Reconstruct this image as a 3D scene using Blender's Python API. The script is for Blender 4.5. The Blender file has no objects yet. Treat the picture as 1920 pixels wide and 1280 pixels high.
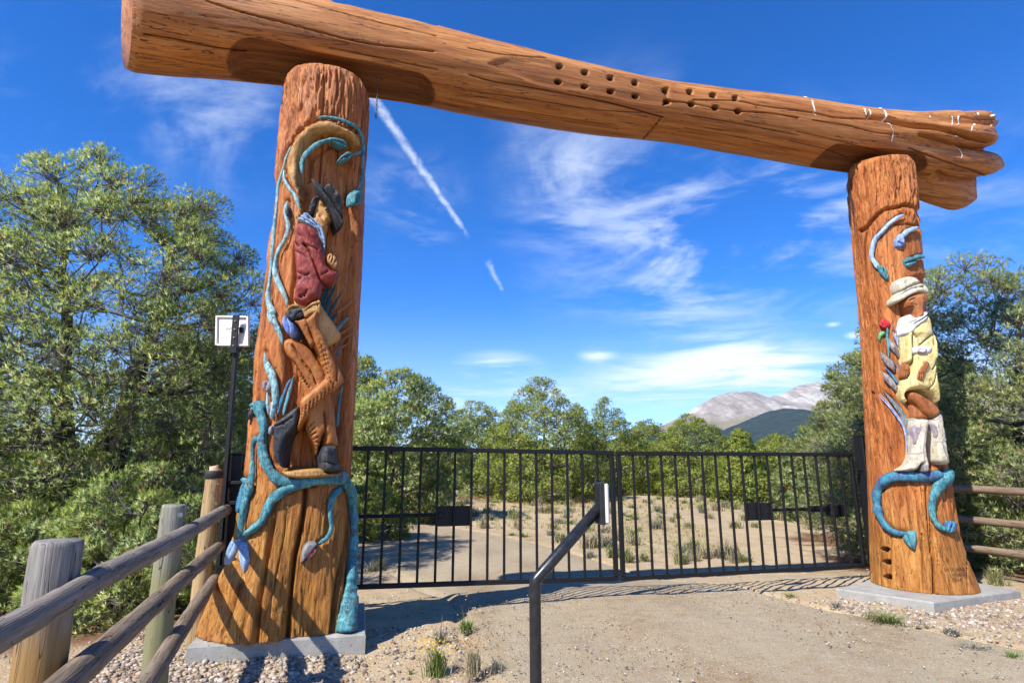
import bpy, math, random
import numpy as np
from mathutils import Vector, Matrix
from mathutils.geometry import delaunay_2d_cdt

R = math.radians
SC = bpy.context.scene
COL = SC.collection

# ------------------------------------------------------------------ camera
EYE = np.array([0.0, 0.0, 1.6])
PITCH = R(12.2)
FPX = 1067.0                       # focal length in photograph pixels (1920 wide): a 20 mm lens
CP, SP = math.cos(PITCH), math.sin(PITCH)
cam = bpy.data.objects.new('camera', bpy.data.cameras.new('camera'))
COL.objects.link(cam)
cam.location = EYE
cam.rotation_euler = (math.pi / 2 + PITCH, 0, 0)
cam.data.sensor_width = 36.0
cam.data.lens = FPX / 1920 * 36
cam.data.clip_start = 0.05
cam.data.clip_end = 40000
SC.camera = cam


def sight(px, py):
    """direction of the line of sight through a photograph pixel (unit depth along the lens axis)"""
    a = (np.asarray(px, float) - 960) / FPX
    b = (640 - np.asarray(py, float)) / FPX
    return np.stack([a, CP - SP * b, SP + CP * b], -1)


def at_depth(px, py, y):
    d = sight(px, py)
    return EYE + d * (y / d[..., 1])[..., None] if np.ndim(px) else EYE + d * (y / d[1])


def at_height(px, py, z):
    d = sight(px, py)
    return EYE + d * ((z - EYE[2]) / d[2])


def to_px(p):
    q = np.asarray(p, float) - EYE
    dep = q[..., 1] * CP + q[..., 2] * SP
    up = -q[..., 1] * SP + q[..., 2] * CP
    return 960 + FPX * q[..., 0] / dep, 640 - FPX * up / dep


# ------------------------------------------------------------------ sun, sky, exposure
SUN_TO = np.array([-0.66, -0.74, 1.0]); SUN_TO /= np.linalg.norm(SUN_TO)
sun = bpy.data.objects.new('sun', bpy.data.lights.new('sun', 'SUN'))
COL.objects.link(sun)
sun.data.energy = 5.0
sun.data.angle = R(0.5)
sun.data.color = (1.0, 0.955, 0.88)
sun.rotation_euler = Vector(SUN_TO).to_track_quat('Z', 'Y').to_euler()
sun.location = (-30, -30, 45)

SC.view_settings.view_transform = 'Standard'
SC.view_settings.look = 'None'
SC.view_settings.exposure = 0.70
SC.view_settings.gamma = 1.0
SC.view_settings.use_curve_mapping = False

world = bpy.data.worlds.new('World')
SC.world = world
world.use_nodes = True


class NT:
    """little helper that wires nodes"""
    def __init__(s, tree):
        s.t = tree; s.n = tree.nodes; s.n.clear()

    def add(s, kind, props=None, **ins):
        n = s.n.new(kind)
        for k, v in (props or {}).items():
            setattr(n, k, v)
        for k, v in ins.items():
            s.set(n, k, v)
        return n

    def set(s, n, key, v):
        sock = n.inputs[key]
        if isinstance(v, bpy.types.NodeSocket):
            s.t.links.new(v, sock)
        elif isinstance(v, bpy.types.Node):
            s.t.links.new(v.outputs[0], sock)
        else:
            if sock.type == 'RGBA' and len(v) == 3:
                v = (*v, 1)
            sock.default_value = v

    def math(s, op, a, b=0.0, clamp=False):
        n = s.add('ShaderNodeMath', {'operation': op, 'use_clamp': clamp})
        s.set(n, 0, a); s.set(n, 1, b)
        return n.outputs[0]

    def ramp(s, fac, stops, interp='LINEAR'):
        n = s.add('ShaderNodeValToRGB')
        n.color_ramp.interpolation = interp
        e = n.color_ramp.elements
        while len(e) < len(stops):
            e.new(0.5)
        for k, (p, c) in enumerate(stops):
            e[k].position = p
            e[k].color = (*c, 1) if len(c) == 3 else c
        s.set(n, 0, fac)
        return n.outputs[0]

    def mix(s, fac, a, b, mode='MIX'):
        n = s.add('ShaderNodeMix', {'data_type': 'RGBA', 'blend_type': mode})
        s.set(n, 0, fac); s.set(n, 6, a); s.set(n, 7, b)
        return n.outputs[2]

    def noise(s, vec, scale, detail=4, rough=0.55, dist=0.0):
        n = s.add('ShaderNodeTexNoise')
        s.set(n, 'Vector', vec); s.set(n, 'Scale', scale); s.set(n, 'Detail', detail)
        s.set(n, 'Roughness', rough); s.set(n, 'Distortion', dist)
        return n.outputs['Fac']

    def mapping(s, vec, scale=(1, 1, 1), rot=(0, 0, 0), loc=(0, 0, 0)):
        n = s.add('ShaderNodeMapping')
        s.set(n, 'Vector', vec); s.set(n, 'Scale', scale); s.set(n, 'Rotation', rot); s.set(n, 'Location', loc)
        return n.outputs[0]

    def vmath(s, op, a, b=None):
        n = s.add('ShaderNodeVectorMath', {'operation': op})
        s.set(n, 0, a)
        if b is not None:
            s.set(n, 1, b)
        return n.outputs['Value'] if op in ('DOT_PRODUCT', 'LENGTH', 'DISTANCE') else n.outputs[0]

    def range(s, v, a, b, c=0.0, d=1.0, smooth=True):
        n = s.add('ShaderNodeMapRange', {'interpolation_type': 'SMOOTHSTEP' if smooth else 'LINEAR'})
        s.set(n, 0, v); s.set(n, 1, a); s.set(n, 2, b); s.set(n, 3, c); s.set(n, 4, d)
        return n.outputs[0]


def unit(v):
    v = np.asarray(v, float)
    return v / np.linalg.norm(v, axis=-1, keepdims=True)


def build_world():
    w = NT(world.node_tree)
    sky = w.add('ShaderNodeTexSky', {'sky_type': 'NISHITA', 'sun_disc': False})
    sky.sun_elevation = math.asin(SUN_TO[2])
    sky.sun_rotation = math.atan2(SUN_TO[0], SUN_TO[1]) % (2 * math.pi)
    sky.altitude = 2400
    sky.air_density = 1.0
    sky.dust_density = 0.15
    sky.ozone_density = 3.0
    d = w.add('ShaderNodeTexCoord').outputs['Generated']
    sep = w.add('ShaderNodeSeparateXYZ'); w.set(sep, 0, d)
    # polarised mountain blue: a little more saturation than the bare model
    hs = w.add('ShaderNodeHueSaturation'); w.set(hs, 'Saturation', SKY_SAT); w.set(hs, 'Value', SKY_VAL); w.set(hs, 'Color', sky.outputs[0])
    base = w.mix(1.0, hs.outputs[0], SKY_TINT, 'MULTIPLY')
    # a flat layer of cirrus: the direction meets a plane high above
    z = w.math('ADD', w.math('MAXIMUM', sep.outputs['Z'], 0.0), 0.10)
    inv = w.math('DIVIDE', 1.0, z)
    pl = w.add('ShaderNodeVectorMath', {'operation': 'SCALE'}); w.set(pl, 0, d); w.set(pl, 'Scale', inv)
    plane = pl.outputs[0]
    wind = w.mapping(plane, (0.85, 1.15, 1.0), (0, 0, R(48)))
    soft = w.noise(wind, 1.7, 6, 0.58, 0.9)
    fine = w.noise(wind, 8.0, 6, 0.66, 0.8)
    wisp = w.math('ADD', w.math('MULTIPLY', soft, 0.80), w.math('MULTIPLY', fine, 0.20))
    total = None
    blobs = [  # (px, py, radius, strength, threshold) of each bank of cirrus
        (1190, 385, 0.29, 0.44, 0.40), (1060, 300, 0.16, 0.34, 0.42), (1400, 450, 0.26, 0.40, 0.42),
        (1560, 380, 0.20, 0.34, 0.42), (420, 195, 0.20, 0.28, 0.44), (770, 345, 0.13, 0.40, 0.42),
        (760, 460, 0.14, 0.24, 0.44), (330, 130, 0.18, 0.25, 0.46), (1860, 420, 0.22, 0.22, 0.42),
        (30, 250, 0.2, 0.22, 0.45), (1280, 545, 0.12, 0.24, 0.42),
    ]
    for px, py, rad, st, th in blobs:
        c = unit(sight(px, py))
        dist = w.vmath('DISTANCE', d, tuple(c))
        m = w.range(dist, rad, 0.0, 0.0, st)
        k = w.math('MULTIPLY', m, w.range(wisp, th, th + 0.25))
        total = k if total is None else w.math('ADD', total, k)
    # low streaky clouds above the trees
    low = w.mapping(d, (3.0, 3.0, 26.0))
    lown = w.noise(low, 1.15, 6, 0.6, 0.5)
    lows = [(935, 690, 0.10, 0.85, 0.40), (1370, 672, 0.17, 0.95, 0.36), (1120, 665, 0.045, 0.7, 0.36), (1210, 712, 0.16, 0.7, 0.38),
            (1500, 700, 0.16, 0.6, 0.40), (860, 740, 0.09, 0.6, 0.40), (1000, 745, 0.14, 0.5, 0.40), (1350, 740, 0.16, 0.5, 0.40),
            (1605, 628, 0.02, 0.9, 0.3), (1562, 608, 0.014, 0.5, 0.3), (700, 750, 0.12, 0.3, 0.42), (200, 760, 0.3, 0.3, 0.4), (1800, 720, 0.2, 0.5, 0.4)]
    for px, py, rad, st, th in lows:
        c = unit(sight(px, py))
        dv = w.vmath('SUBTRACT', d, tuple(c))
        dist = w.vmath('LENGTH', w.vmath('MULTIPLY', dv, (1, 1, 2.6)))
        m = w.range(dist, rad, 0.0, 0.0, st)
        k = w.math('MULTIPLY', m, w.range(lown, th, th + 0.22))
        total = w.math('ADD', total, k)
    # the contrail and its broken-off tail
    for (x1, y1), (x2, y2), wid, st in (((690, 170), (882, 450), 0.0125, 0.52), ((915, 492), (944, 548), 0.0095, 0.32)):
        a, b = unit(sight(x1, y1)), unit(sight(x2, y2))
        nrm = unit(np.cross(a, b))
        mid = unit(a + b); along = unit(b - a); half = np.linalg.norm(b - a) / 2
        jit = w.math('MULTIPLY', w.math('SUBTRACT', w.noise(d, 55.0, 4, 0.6), 0.5), 0.010)
        off = w.math('ABSOLUTE', w.math('ADD', w.vmath('DOT_PRODUCT', d, tuple(nrm)), jit))
        al = w.math('DIVIDE', w.vmath('DOT_PRODUCT', w.vmath('SUBTRACT', d, tuple(mid)), tuple(along)), half)
        width = w.range(al, -1.0, 1.0, wid, wid * 0.45, False)
        core = w.range(w.math('DIVIDE', off, width), 1.0, 0.0)
        ends = w.math('MULTIPLY', w.range(al, -1.15, -0.95), w.range(al, 1.0, 0.7))
        puff = w.range(w.noise(d, 75.0, 3, 0.6), 0.3, 0.62, 0.45, 1.0)
        k = w.math('MULTIPLY', w.math('MULTIPLY', core, w.math('MULTIPLY', ends, st)), puff)
        total = w.math('ADD', total, k)
    # thin veil towards the horizon, all the way round
    veil = w.math('MULTIPLY', w.range(sep.outputs['Z'], 0.30, 0.0, 0.0, 0.34), 1.0)
    total = w.math('ADD', total, veil)
    total = w.math('MINIMUM', total, 0.93)
    col = w.mix(total, base, CLOUD)
    bg = w.add('ShaderNodeBackground'); w.set(bg, 'Color', col); w.set(bg, 'Strength', 0.118)
    out = w.add('ShaderNodeOutputWorld'); w.set(out, 'Surface', bg.outputs[0])


HAZE = True
SKY_SAT, SKY_VAL, SKY_TINT, CLOUD = 1.36, 1.0, (0.74, 1.02, 1.36), (6.2, 6.7, 7.2)
build_world()

# ------------------------------------------------------------------ helpers
_noise_tab = np.random.RandomState(5).rand(4096)


def vnoise(*c):
    """smooth value noise in 1 to 3 dimensions, 0..1, on numpy arrays"""
    c = [np.asarray(v, float) for v in c]
    ci = [np.floor(v).astype(np.int64) for v in c]
    cf = [v - i for v, i in zip(c, ci)]
    cf = [f * f * (3 - 2 * f) for f in cf]
    primes = (73856093, 19349663, 83492791)
    out = 0.0
    for corner in range(1 << len(c)):
        h = 0; wgt = 1.0
        for k in range(len(c)):
            b = (corner >> k) & 1
            h = h ^ ((ci[k] + b) * primes[k])
            wgt = wgt * (cf[k] if b else 1 - cf[k])
        h = (h ^ (h >> 13)) * 1274126177
        out = out + wgt * _noise_tab[(h ^ (h >> 16)) & 4095]
    return out


def fbm(*c, octs=4, gain=0.5):
    s, a, f, t = 0.0, 1.0, 1.0, 0.0
    for k in range(octs):
        s = s + a * vnoise(*[v * f + 17.3 * k for v in c]); t += a
        a *= gain; f *= 2.03
    return s / t


def smooth(a, b, x):
    t = np.clip((np.asarray(x, float) - a) / (b - a), 0, 1)
    return t * t * (3 - 2 * t)


def world_of(o):
    p = Vector((0, 0, 0))
    while o is not None:
        p += o.location
        o = o.parent
    return p


def mesh_obj(name, verts, faces, mat=None, parent=None, flat=False, attrs=None, at=None, kind=None):
    """one mesh object from world-space points; its origin sits at `at` or at the parent's"""
    base = np.array(world_of(parent)) if parent is not None else np.zeros(3)
    loc = np.zeros(3) if at is None else np.asarray(at, float) - base
    v = np.asarray(verts, float).reshape(-1, 3) - base - loc
    me = bpy.data.meshes.new(name)
    if isinstance(faces, np.ndarray):
        nv = faces.shape[1]
        me.vertices.add(len(v)); me.vertices.foreach_set('co', v.astype(np.float32).ravel())
        me.loops.add(faces.size); me.loops.foreach_set('vertex_index', faces.astype(np.int32).ravel())
        me.polygons.add(len(faces)); me.polygons.foreach_set('loop_start', np.arange(0, faces.size, nv, dtype=np.int32))
        me.update(calc_edges=True)
    else:
        me.from_pydata(v.tolist(), [], [list(f) for f in faces]); me.update()
    if attrs:
        for k, a in attrs.items():
            a = np.asarray(a, np.float32)
            if a.ndim == 2:
                at_ = me.attributes.new(k, 'FLOAT_COLOR', 'POINT')
                at_.data.foreach_set('color', np.concatenate([a, np.ones((len(a), 1), np.float32)], 1).ravel())
            else:
                at_ = me.attributes.new(k, 'FLOAT', 'POINT'); at_.data.foreach_set('value', a)
    if not flat:
        me.polygons.foreach_set('use_smooth', np.ones(len(me.polygons), bool))
    if mat:
        me.materials.append(mat)
    o = bpy.data.objects.new(name, me)
    COL.objects.link(o)
    o.location = loc
    if parent is not None:
        o.parent = parent
    if kind:
        o['kind'] = kind
    return o


def thing(name, loc, label, cat, group=None):
    o = bpy.data.objects.new(name, None)
    o.empty_display_size = 0.3
    COL.objects.link(o)
    o.location = [float(v) for v in loc]
    o['label'] = label; o['category'] = cat
    if group:
        o['group'] = group
    return o


def tag(o, label, cat, group=None):
    o['label'] = label; o['category'] = cat
    if group:
        o['group'] = group
    return o


def copy_thing(o, label=None, loc=None, rotz=0.0, scale=1.0):
    c = o.copy(); COL.objects.link(c)
    if label:
        c['label'] = label
    if loc is not None:
        c.location = [float(v) for v in loc]
    c.rotation_euler = (0, 0, rotz)
    c.scale = (scale, scale, scale) if np.ndim(scale) == 0 else scale
    for ch in list(o.children):
        k = ch.copy(); COL.objects.link(k); k.parent = c
        for g in list(ch.children):
            q = g.copy(); COL.objects.link(q); q.parent = k
    return c


class MB:
    """collects simple solids into one mesh"""
    def __init__(s):
        s.v = []; s.f = []

    def _add(s, v, f):
        n = len(s.v)
        s.v += [tuple(map(float, p)) for p in v]
        s.f += [tuple(i + n for i in q) for q in f]
        return s

    def box(s, c, size, ax=None, bev=0.0):
        """box with chamfered long edges; ax = three unit axes"""
        ax = np.eye(3) if ax is None else np.asarray(ax, float)
        h = np.asarray(size, float) / 2
        b = min(bev, h.min() * 0.8)
        if b <= 0:
            pts = [np.asarray(c) + ax.T @ (h * np.array(q)) for q in
                   ((-1, -1, -1), (1, -1, -1), (1, 1, -1), (-1, 1, -1), (-1, -1, 1), (1, -1, 1), (1, 1, 1), (-1, 1, 1))]
            return s._add(pts, [(0, 3, 2, 1), (4, 5, 6, 7), (0, 1, 5, 4), (1, 2, 6, 5), (2, 3, 7, 6), (3, 0, 4, 7)])
        rings = []
        def ring(hx, hy, z):
            q = [(-hx + b, -hy), (hx - b, -hy), (hx, -hy + b), (hx, hy - b), (hx - b, hy), (-hx + b, hy), (-hx, hy - b), (-hx, -hy + b)]
            return [np.asarray(c) + ax.T @ np.array((x, y, z)) for x, y in q]
        rings = [ring(h[0] - b, h[1] - b, -h[2]), ring(h[0], h[1], -h[2] + b), ring(h[0], h[1], h[2] - b), ring(h[0] - b, h[1] - b, h[2])]
        v = [p for r in rings for p in r]
        f = [tuple(reversed(range(8))), tuple(range(24, 32))]
        for k in range(3):
            for i in range(8):
                j = (i + 1) % 8
                f.append((k * 8 + i, k * 8 + j, k * 8 + 8 + j, k * 8 + 8 + i))
        return s._add(v, f)

    def tube(s, pts, rad, n=10, cap=True, jitter=0.0, seed=0):
        v, f = tube_data(np.asarray(pts, float), rad, n, cap, jitter, seed)
        return s._add(v, f)

    def build(s, name, mat, parent=None, flat=True, **k):
        return mesh_obj(name, np.array(s.v), s.f, mat, parent, flat, **k)


def frames(P):
    T = np.gradient(P, axis=0) if len(P) > 2 else np.repeat([P[-1] - P[0]], len(P), 0)
    T = unit(T + 1e-12)
    ref = np.array([0, 0, 1.0]) if abs(T[0][2]) < 0.9 else np.array([1.0, 0, 0])
    N = np.zeros_like(T)
    n = ref - T[0] * ref.dot(T[0]); n /= np.linalg.norm(n)
    for i, t in enumerate(T):
        n = n - t * n.dot(t); n /= np.linalg.norm(n) + 1e-12
        N[i] = n
    return T, N, np.cross(T, N)


def tube_data(P, rad, n=8, cap=True, jitter=0.0, seed=0):
    rad = np.broadcast_to(np.asarray(rad, float), (len(P),))
    T, N, B = frames(P)
    a = np.arange(n) * 2 * math.pi / n
    rr = rad[:, None] * np.ones(n)
    if jitter:
        rr = rr * (1 + jitter * (np.random.RandomState(seed).rand(len(P), n) - 0.5) * 2)
    V = P[:, None] + rr[..., None] * (np.cos(a)[None, :, None] * N[:, None] + np.sin(a)[None, :, None] * B[:, None])
    v = V.reshape(-1, 3)
    i = np.arange(len(P) - 1)[:, None] * n; j = np.arange(n); j2 = (j + 1) % n
    q = np.stack([i + j, i + j2, i + n + j2, i + n + j], -1).reshape(-1, 4)
    f = [tuple(r) for r in q.tolist()]
    if cap:
        f.append(tuple(reversed(range(n)))); f.append(tuple(range((len(P) - 1) * n, len(P) * n)))
    return v, f


def catmull(pts, step=None, closed=False, n=None):
    """smooth curve through the points; extra columns (width) come along"""
    p = np.asarray(pts, float)
    if closed:
        q = np.vstack([p[-1:], p, p[:2]])
    else:
        q = np.vstack([2 * p[:1] - p[1:2], p, 2 * p[-1:] - p[-2:-1]])
    out = []
    for k in range(1, len(q) - 2):
        a, b, c, d = q[k - 1], q[k], q[k + 1], q[k + 2]
        m = n or max(2, int(np.linalg.norm((c - b)[:2]) / step) + 1)
        t = np.linspace(0, 1, m, endpoint=False)[:, None]
        out.append(0.5 * (2 * b + (c - a) * t + (2 * a - 5 * b + 4 * c - d) * t ** 2 + (3 * b - a - 3 * c + d) * t ** 3))
    if not closed:
        out.append(q[-2:-1])
    return np.vstack(out)


def seg_dist(P, poly, closed=False):
    """distance of 2-D points to a polyline"""
    A = np.asarray(poly, float)[:, :2]
    Bq = np.roll(A, -1, 0) if closed else A[1:]
    Aq = A if closed else A[:-1]
    best = np.full(len(P), 1e9)
    for a, b in zip(Aq, Bq):
        ab = b - a
        L = ab.dot(ab) + 1e-9
        t = np.clip(((P - a) @ ab) / L, 0, 1)
        d = np.hypot(*(P - a - t[:, None] * ab).T)
        np.minimum(best, d, out=best)
    return best


def inside(P, poly):
    A = np.asarray(poly, float)[:, :2]
    r = np.zeros(len(P), bool)
    x, y = P[:, 0], P[:, 1]
    for a, b in zip(A, np.roll(A, -1, 0)):
        if a[1] == b[1]:
            continue
        hit = ((a[1] > y) != (b[1] > y)) & (x < (b[0] - a[0]) * (y - a[1]) / (b[1] - a[1]) + a[0])
        r ^= hit
    return r


# ------------------------------------------------------------------ materials
def material(name):
    m = bpy.data.materials.new(name); m.use_nodes = True
    return m, NT(m.node_tree)


def finish(w, color, rough=0.6, bump=None, bstr=0.3, bdist=0.01, spec=0.4, metal=0.0, coat=0.0, normal_in=None):
    p = w.add('ShaderNodeBsdfPrincipled')
    w.set(p, 'Base Color', color); w.set(p, 'Roughness', rough); w.set(p, 'Metallic', metal)
    w.set(p, 'Specular IOR Level', spec)
    if coat:
        w.set(p, 'Coat Weight', coat); w.set(p, 'Coat Roughness', 0.25)
    if bump is not None:
        b = w.add('ShaderNodeBump'); w.set(b, 'Strength', bstr); w.set(b, 'Distance', bdist); w.set(b, 'Height', bump)
        w.set(p, 'Normal', b.outputs[0])
    o = w.add('ShaderNodeOutputMaterial'); w.set(o, 'Surface', p.outputs[0])
    return p


def coord(w, what='Object'):
    return w.add('ShaderNodeTexCoord').outputs[what]


def attr(w, name, out='Fac'):
    return w.add('ShaderNodeAttribute', {'attribute_name': name}).outputs[out]


def log_wood(name, dark, mid, light, bleach=(0.86, 1.12, 0.95), grain=(9, 9, 0.55), rot=(0, 0, 0), rough=0.5, crack=0.5, bstr=0.5, bdist=0.012, coat=0.0, spec=0.35):
    """stained log: streaks along the grain, blotches, checks; attribute 'cut' = smooth dark-stained cuts, 'tint' = greyer or yellower stain"""
    m, w = material(name)
    c = coord(w)
    if any(rot):
        c = w.mapping(c, (1, 1, 1), rot)
    g = w.mapping(c, grain)
    n1 = w.noise(g, 2.2, 7, 0.62, 0.35)
    n2 = w.noise(w.mapping(c, tuple(v * 0.28 for v in grain)), 2.0, 4, 0.55, 0.4)
    fine = w.noise(w.mapping(c, tuple(v * 4 for v in grain)), 3.0, 5, 0.7)
    col = w.ramp(w.math('ADD', w.math('MULTIPLY', n1, 0.72), w.math('MULTIPLY', fine, 0.28)), [(0.30, dark), (0.50, mid), (0.70, light)])
    col = w.mix(w.range(n2, 0.35, 0.7), col, w.mix(1.0, col, (0.72, 0.62, 0.50), 'MULTIPLY'))
    ck = w.noise(w.mapping(c, tuple(v * 1.3 for v in grain)), 1.6, 3, 0.5, 0.8)
    line = w.range(w.math('ABSOLUTE', w.math('SUBTRACT', ck, 0.5)), 0.012, 0.0, 0.0, crack)
    col = w.mix(line, col, tuple(v * 0.16 for v in dark))
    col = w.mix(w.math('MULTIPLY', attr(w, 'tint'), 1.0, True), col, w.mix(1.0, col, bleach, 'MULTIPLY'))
    col = w.mix(w.math('MULTIPLY', attr(w, 'cut'), 1.0, True), col, w.mix(1.0, col, (0.42, 0.36, 0.34), 'MULTIPLY'))
    hole = attr(w, 'hole')
    col = w.mix(hole, col, (0.012, 0.008, 0.006))  # hole insides blackened: the shade of their depth is put into the colour
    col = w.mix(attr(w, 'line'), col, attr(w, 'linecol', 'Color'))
    h = w.math('SUBTRACT', w.math('ADD', w.math('MULTIPLY', n1, 0.7), w.math('MULTIPLY', fine, 0.5)), w.math('MULTIPLY', line, 0.8))
    r = w.range(n2, 0.3, 0.7, rough - 0.07, rough + 0.12)
    finish(w, col, r, h, bstr, bdist, spec, coat=coat)
    return m


def painted(name, a, b, worn=(0.20, 0.085, 0.03), wear=0.10, grain=(26, 26, 4), rough=0.5, bstr=0.35):
    """paint brushed on carved wood: two shades, brush streaks and chipped spots"""
    m, w = material(name)
    c = coord(w)
    n = w.noise(w.mapping(c, grain), 1.6, 6, 0.7, 0.8)
    big = w.noise(c, 7.5, 4, 0.65, 0.6)
    col = w.mix(w.range(w.math('ADD', w.math('MULTIPLY', n, 0.55), w.math('MULTIPLY', big, 0.45)), 0.40, 0.62), a, b)
    chip = w.range(w.noise(w.mapping(c, (1, 1, 0.45)), 30.0, 6, 0.75), 0.66 - wear * 0.5, 0.74 - wear * 0.5)
    col = w.mix(w.math('MULTIPLY', chip, 0.8), col, worn)
    grime = w.range(w.noise(w.mapping(c, (1, 1, 0.5)), 17.0, 7, 0.78, 0.6), 0.50, 0.70, 0.0, 0.65)
    col = w.mix(grime, col, w.mix(1.0, col, (0.42, 0.40, 0.36), 'MULTIPLY'))
    ck = w.noise(w.mapping(c, (7, 7, 1.6)), 2.2, 4, 0.6, 1.0)
    line = w.range(w.math('ABSOLUTE', w.math('SUBTRACT', ck, 0.5)), 0.010, 0.0, 0.0, 0.7)
    col = w.mix(line, col, (0.03, 0.02, 0.014))
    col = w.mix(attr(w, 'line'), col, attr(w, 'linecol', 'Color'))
    h = w.math('SUBTRACT', w.math('ADD', n, w.math('MULTIPLY', big, 0.4)), w.math('ADD', w.math('MULTIPLY', chip, 0.4), w.math('MULTIPLY', line, 0.6)))
    finish(w, col, w.math('ADD', w.math('MULTIPLY', grime, 0.25), rough), h, bstr * 1.3, 0.010, 0.3)
    return m


def plain(name, colr, rough=0.5, metal=0.0, var=0.15, scale=12.0, bstr=0.12, spec=0.4):
    m, w = material(name)
    c = coord(w)
    n = w.noise(c, scale, 5, 0.65)
    col = w.mix(w.range(n, 0.3, 0.7), tuple(v * (1 - var) for v in colr), tuple(min(1, v * (1 + var)) for v in colr))
    finish(w, col, w.range(n, 0.3, 0.7, rough - 0.05, rough + 0.1), n, bstr, 0.004, spec, metal)
    return m


M = {}
M['post'] = log_wood('stained_post_wood', (0.20, 0.050, 0.012), (0.50, 0.165, 0.038), (0.68, 0.30, 0.090), grain=(9, 9, 0.9), bstr=1.0, bdist=0.025)
GANG = math.atan2(0.251, 0.968)
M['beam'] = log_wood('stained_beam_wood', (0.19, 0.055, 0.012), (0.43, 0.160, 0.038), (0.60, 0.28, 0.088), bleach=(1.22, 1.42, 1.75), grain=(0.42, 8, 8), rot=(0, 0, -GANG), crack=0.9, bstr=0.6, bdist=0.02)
M['arch'] = log_wood('tan_carved_wood', (0.28, 0.12, 0.03), (0.54, 0.29, 0.09), (0.68, 0.42, 0.17), grain=(12, 12, 3), bstr=0.9, bdist=0.02, crack=0.3)
M['leather'] = log_wood('brown_carved_leather', (0.22, 0.066, 0.013), (0.42, 0.150, 0.032), (0.54, 0.23, 0.06), grain=(9, 9, 2.0), bstr=0.5, crack=0.25)
M['skin'] = log_wood('carved_skin_wood', (0.36, 0.17, 0.045), (0.56, 0.30, 0.10), (0.64, 0.38, 0.15), grain=(8, 8, 3), bstr=0.4, crack=0.15)
M['darkskin'] = log_wood('carved_brown_skin', (0.20, 0.065, 0.02), (0.36, 0.130, 0.042), (0.48, 0.21, 0.08), grain=(8, 8, 3), bstr=0.3, crack=0.1)
M['teal'] = painted('teal_vine_paint', (0.030, 0.165, 0.205), (0.135, 0.36, 0.39), wear=0.22, bstr=0.7)
M['tealblue'] = painted('blue_teal_vine_paint', (0.06, 0.11, 0.27), (0.045, 0.27, 0.32), wear=0.20, bstr=0.7)
M['palevine'] = painted('pale_vine_paint', (0.13, 0.33, 0.38), (0.40, 0.56, 0.55), wear=0.24, bstr=0.7)
M['darkblade'] = painted('dark_blade_paint', (0.006, 0.045, 0.060), (0.012, 0.085, 0.095), wear=0.06)
M['red'] = painted('red_jacket_paint', (0.17, 0.022, 0.018), (0.34, 0.060, 0.045), wear=0.12, worn=(0.34, 0.13, 0.08))
M['black'] = painted('black_carved_paint', (0.018, 0.020, 0.024), (0.060, 0.062, 0.068), wear=0.10, worn=(0.16, 0.15, 0.14), bstr=0.5)
M['scarf'] = painted('blue_scarf_paint', (0.16, 0.27, 0.48), (0.40, 0.52, 0.66), wear=0.08, worn=(0.08, 0.1, 0.14))
M['denim'] = painted('bright_blue_paint', (0.08, 0.17, 0.50), (0.38, 0.50, 0.78), wear=0.05)
M['yellow'] = painted('pale_yellow_paint', (0.62, 0.47, 0.16), (0.76, 0.65, 0.33), wear=0.03, bstr=0.2)
M['white'] = painted('white_carved_paint', (0.66, 0.66, 0.68), (0.80, 0.79, 0.77), wear=0.03, bstr=0.2)
M['cream'] = painted('cream_carved_paint', (0.46, 0.40, 0.28), (0.66, 0.61, 0.48), wear=0.06, bstr=0.3)
M['rose'] = painted('rose_red_paint', (0.50, 0.015, 0.03), (0.62, 0.05, 0.06), wear=0.03)
M['leafgreen'] = painted('leaf_green_paint', (0.08, 0.30, 0.11), (0.18, 0.42, 0.18), wear=0.06)
M['budgrey'] = painted('grey_bud_paint', (0.14, 0.13, 0.13), (0.30, 0.28, 0.28), wear=0.12)
M['feather'] = painted('grey_feather_paint', (0.10, 0.075, 0.07), (0.32, 0.28, 0.27), wear=0.14)
M['mauve'] = painted('mauve_paint', (0.28, 0.22, 0.24), (0.36, 0.30, 0.32), wear=0.05)
M['iron'] = plain('black_gate_paint', (0.008, 0.008, 0.009), 0.5, 0.0, 0.3, 40, 0.15, 0.3)
M['gunmetal'] = plain('dark_tube_paint', (0.022, 0.023, 0.025), 0.34, 0.2, 0.25, 30, 0.08, 0.5)
M['chain'] = plain('steel_chain', (0.10, 0.09, 0.08), 0.45, 0.7)
M['plastic'] = plain('cream_plastic', (0.62, 0.58, 0.49), 0.45, 0, 0.06, 8, 0.05)
M['frame'] = plain('pale_aluminium', (0.70, 0.68, 0.62), 0.45, 0.1, 0.06, 20, 0.05)
M['backsheet'] = plain('white_backsheet', (0.66, 0.63, 0.56), 0.5, 0, 0.05, 6, 0.05)
M['cell'] = plain('dark_solar_cell', (0.01, 0.014, 0.035), 0.15, 0.0, 0.2, 6, 0.0, 0.6)
M['steel'] = plain('bolt_steel', (0.45, 0.43, 0.40), 0.4, 0.8)
M['print'] = plain('grey_print', (0.22, 0.21, 0.19), 0.6)
M['dropping'] = plain('white_dropping', (0.72, 0.70, 0.64), 0.8)
M['rubber'] = plain('black_band', (0.02, 0.019, 0.018), 0.6)


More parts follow.
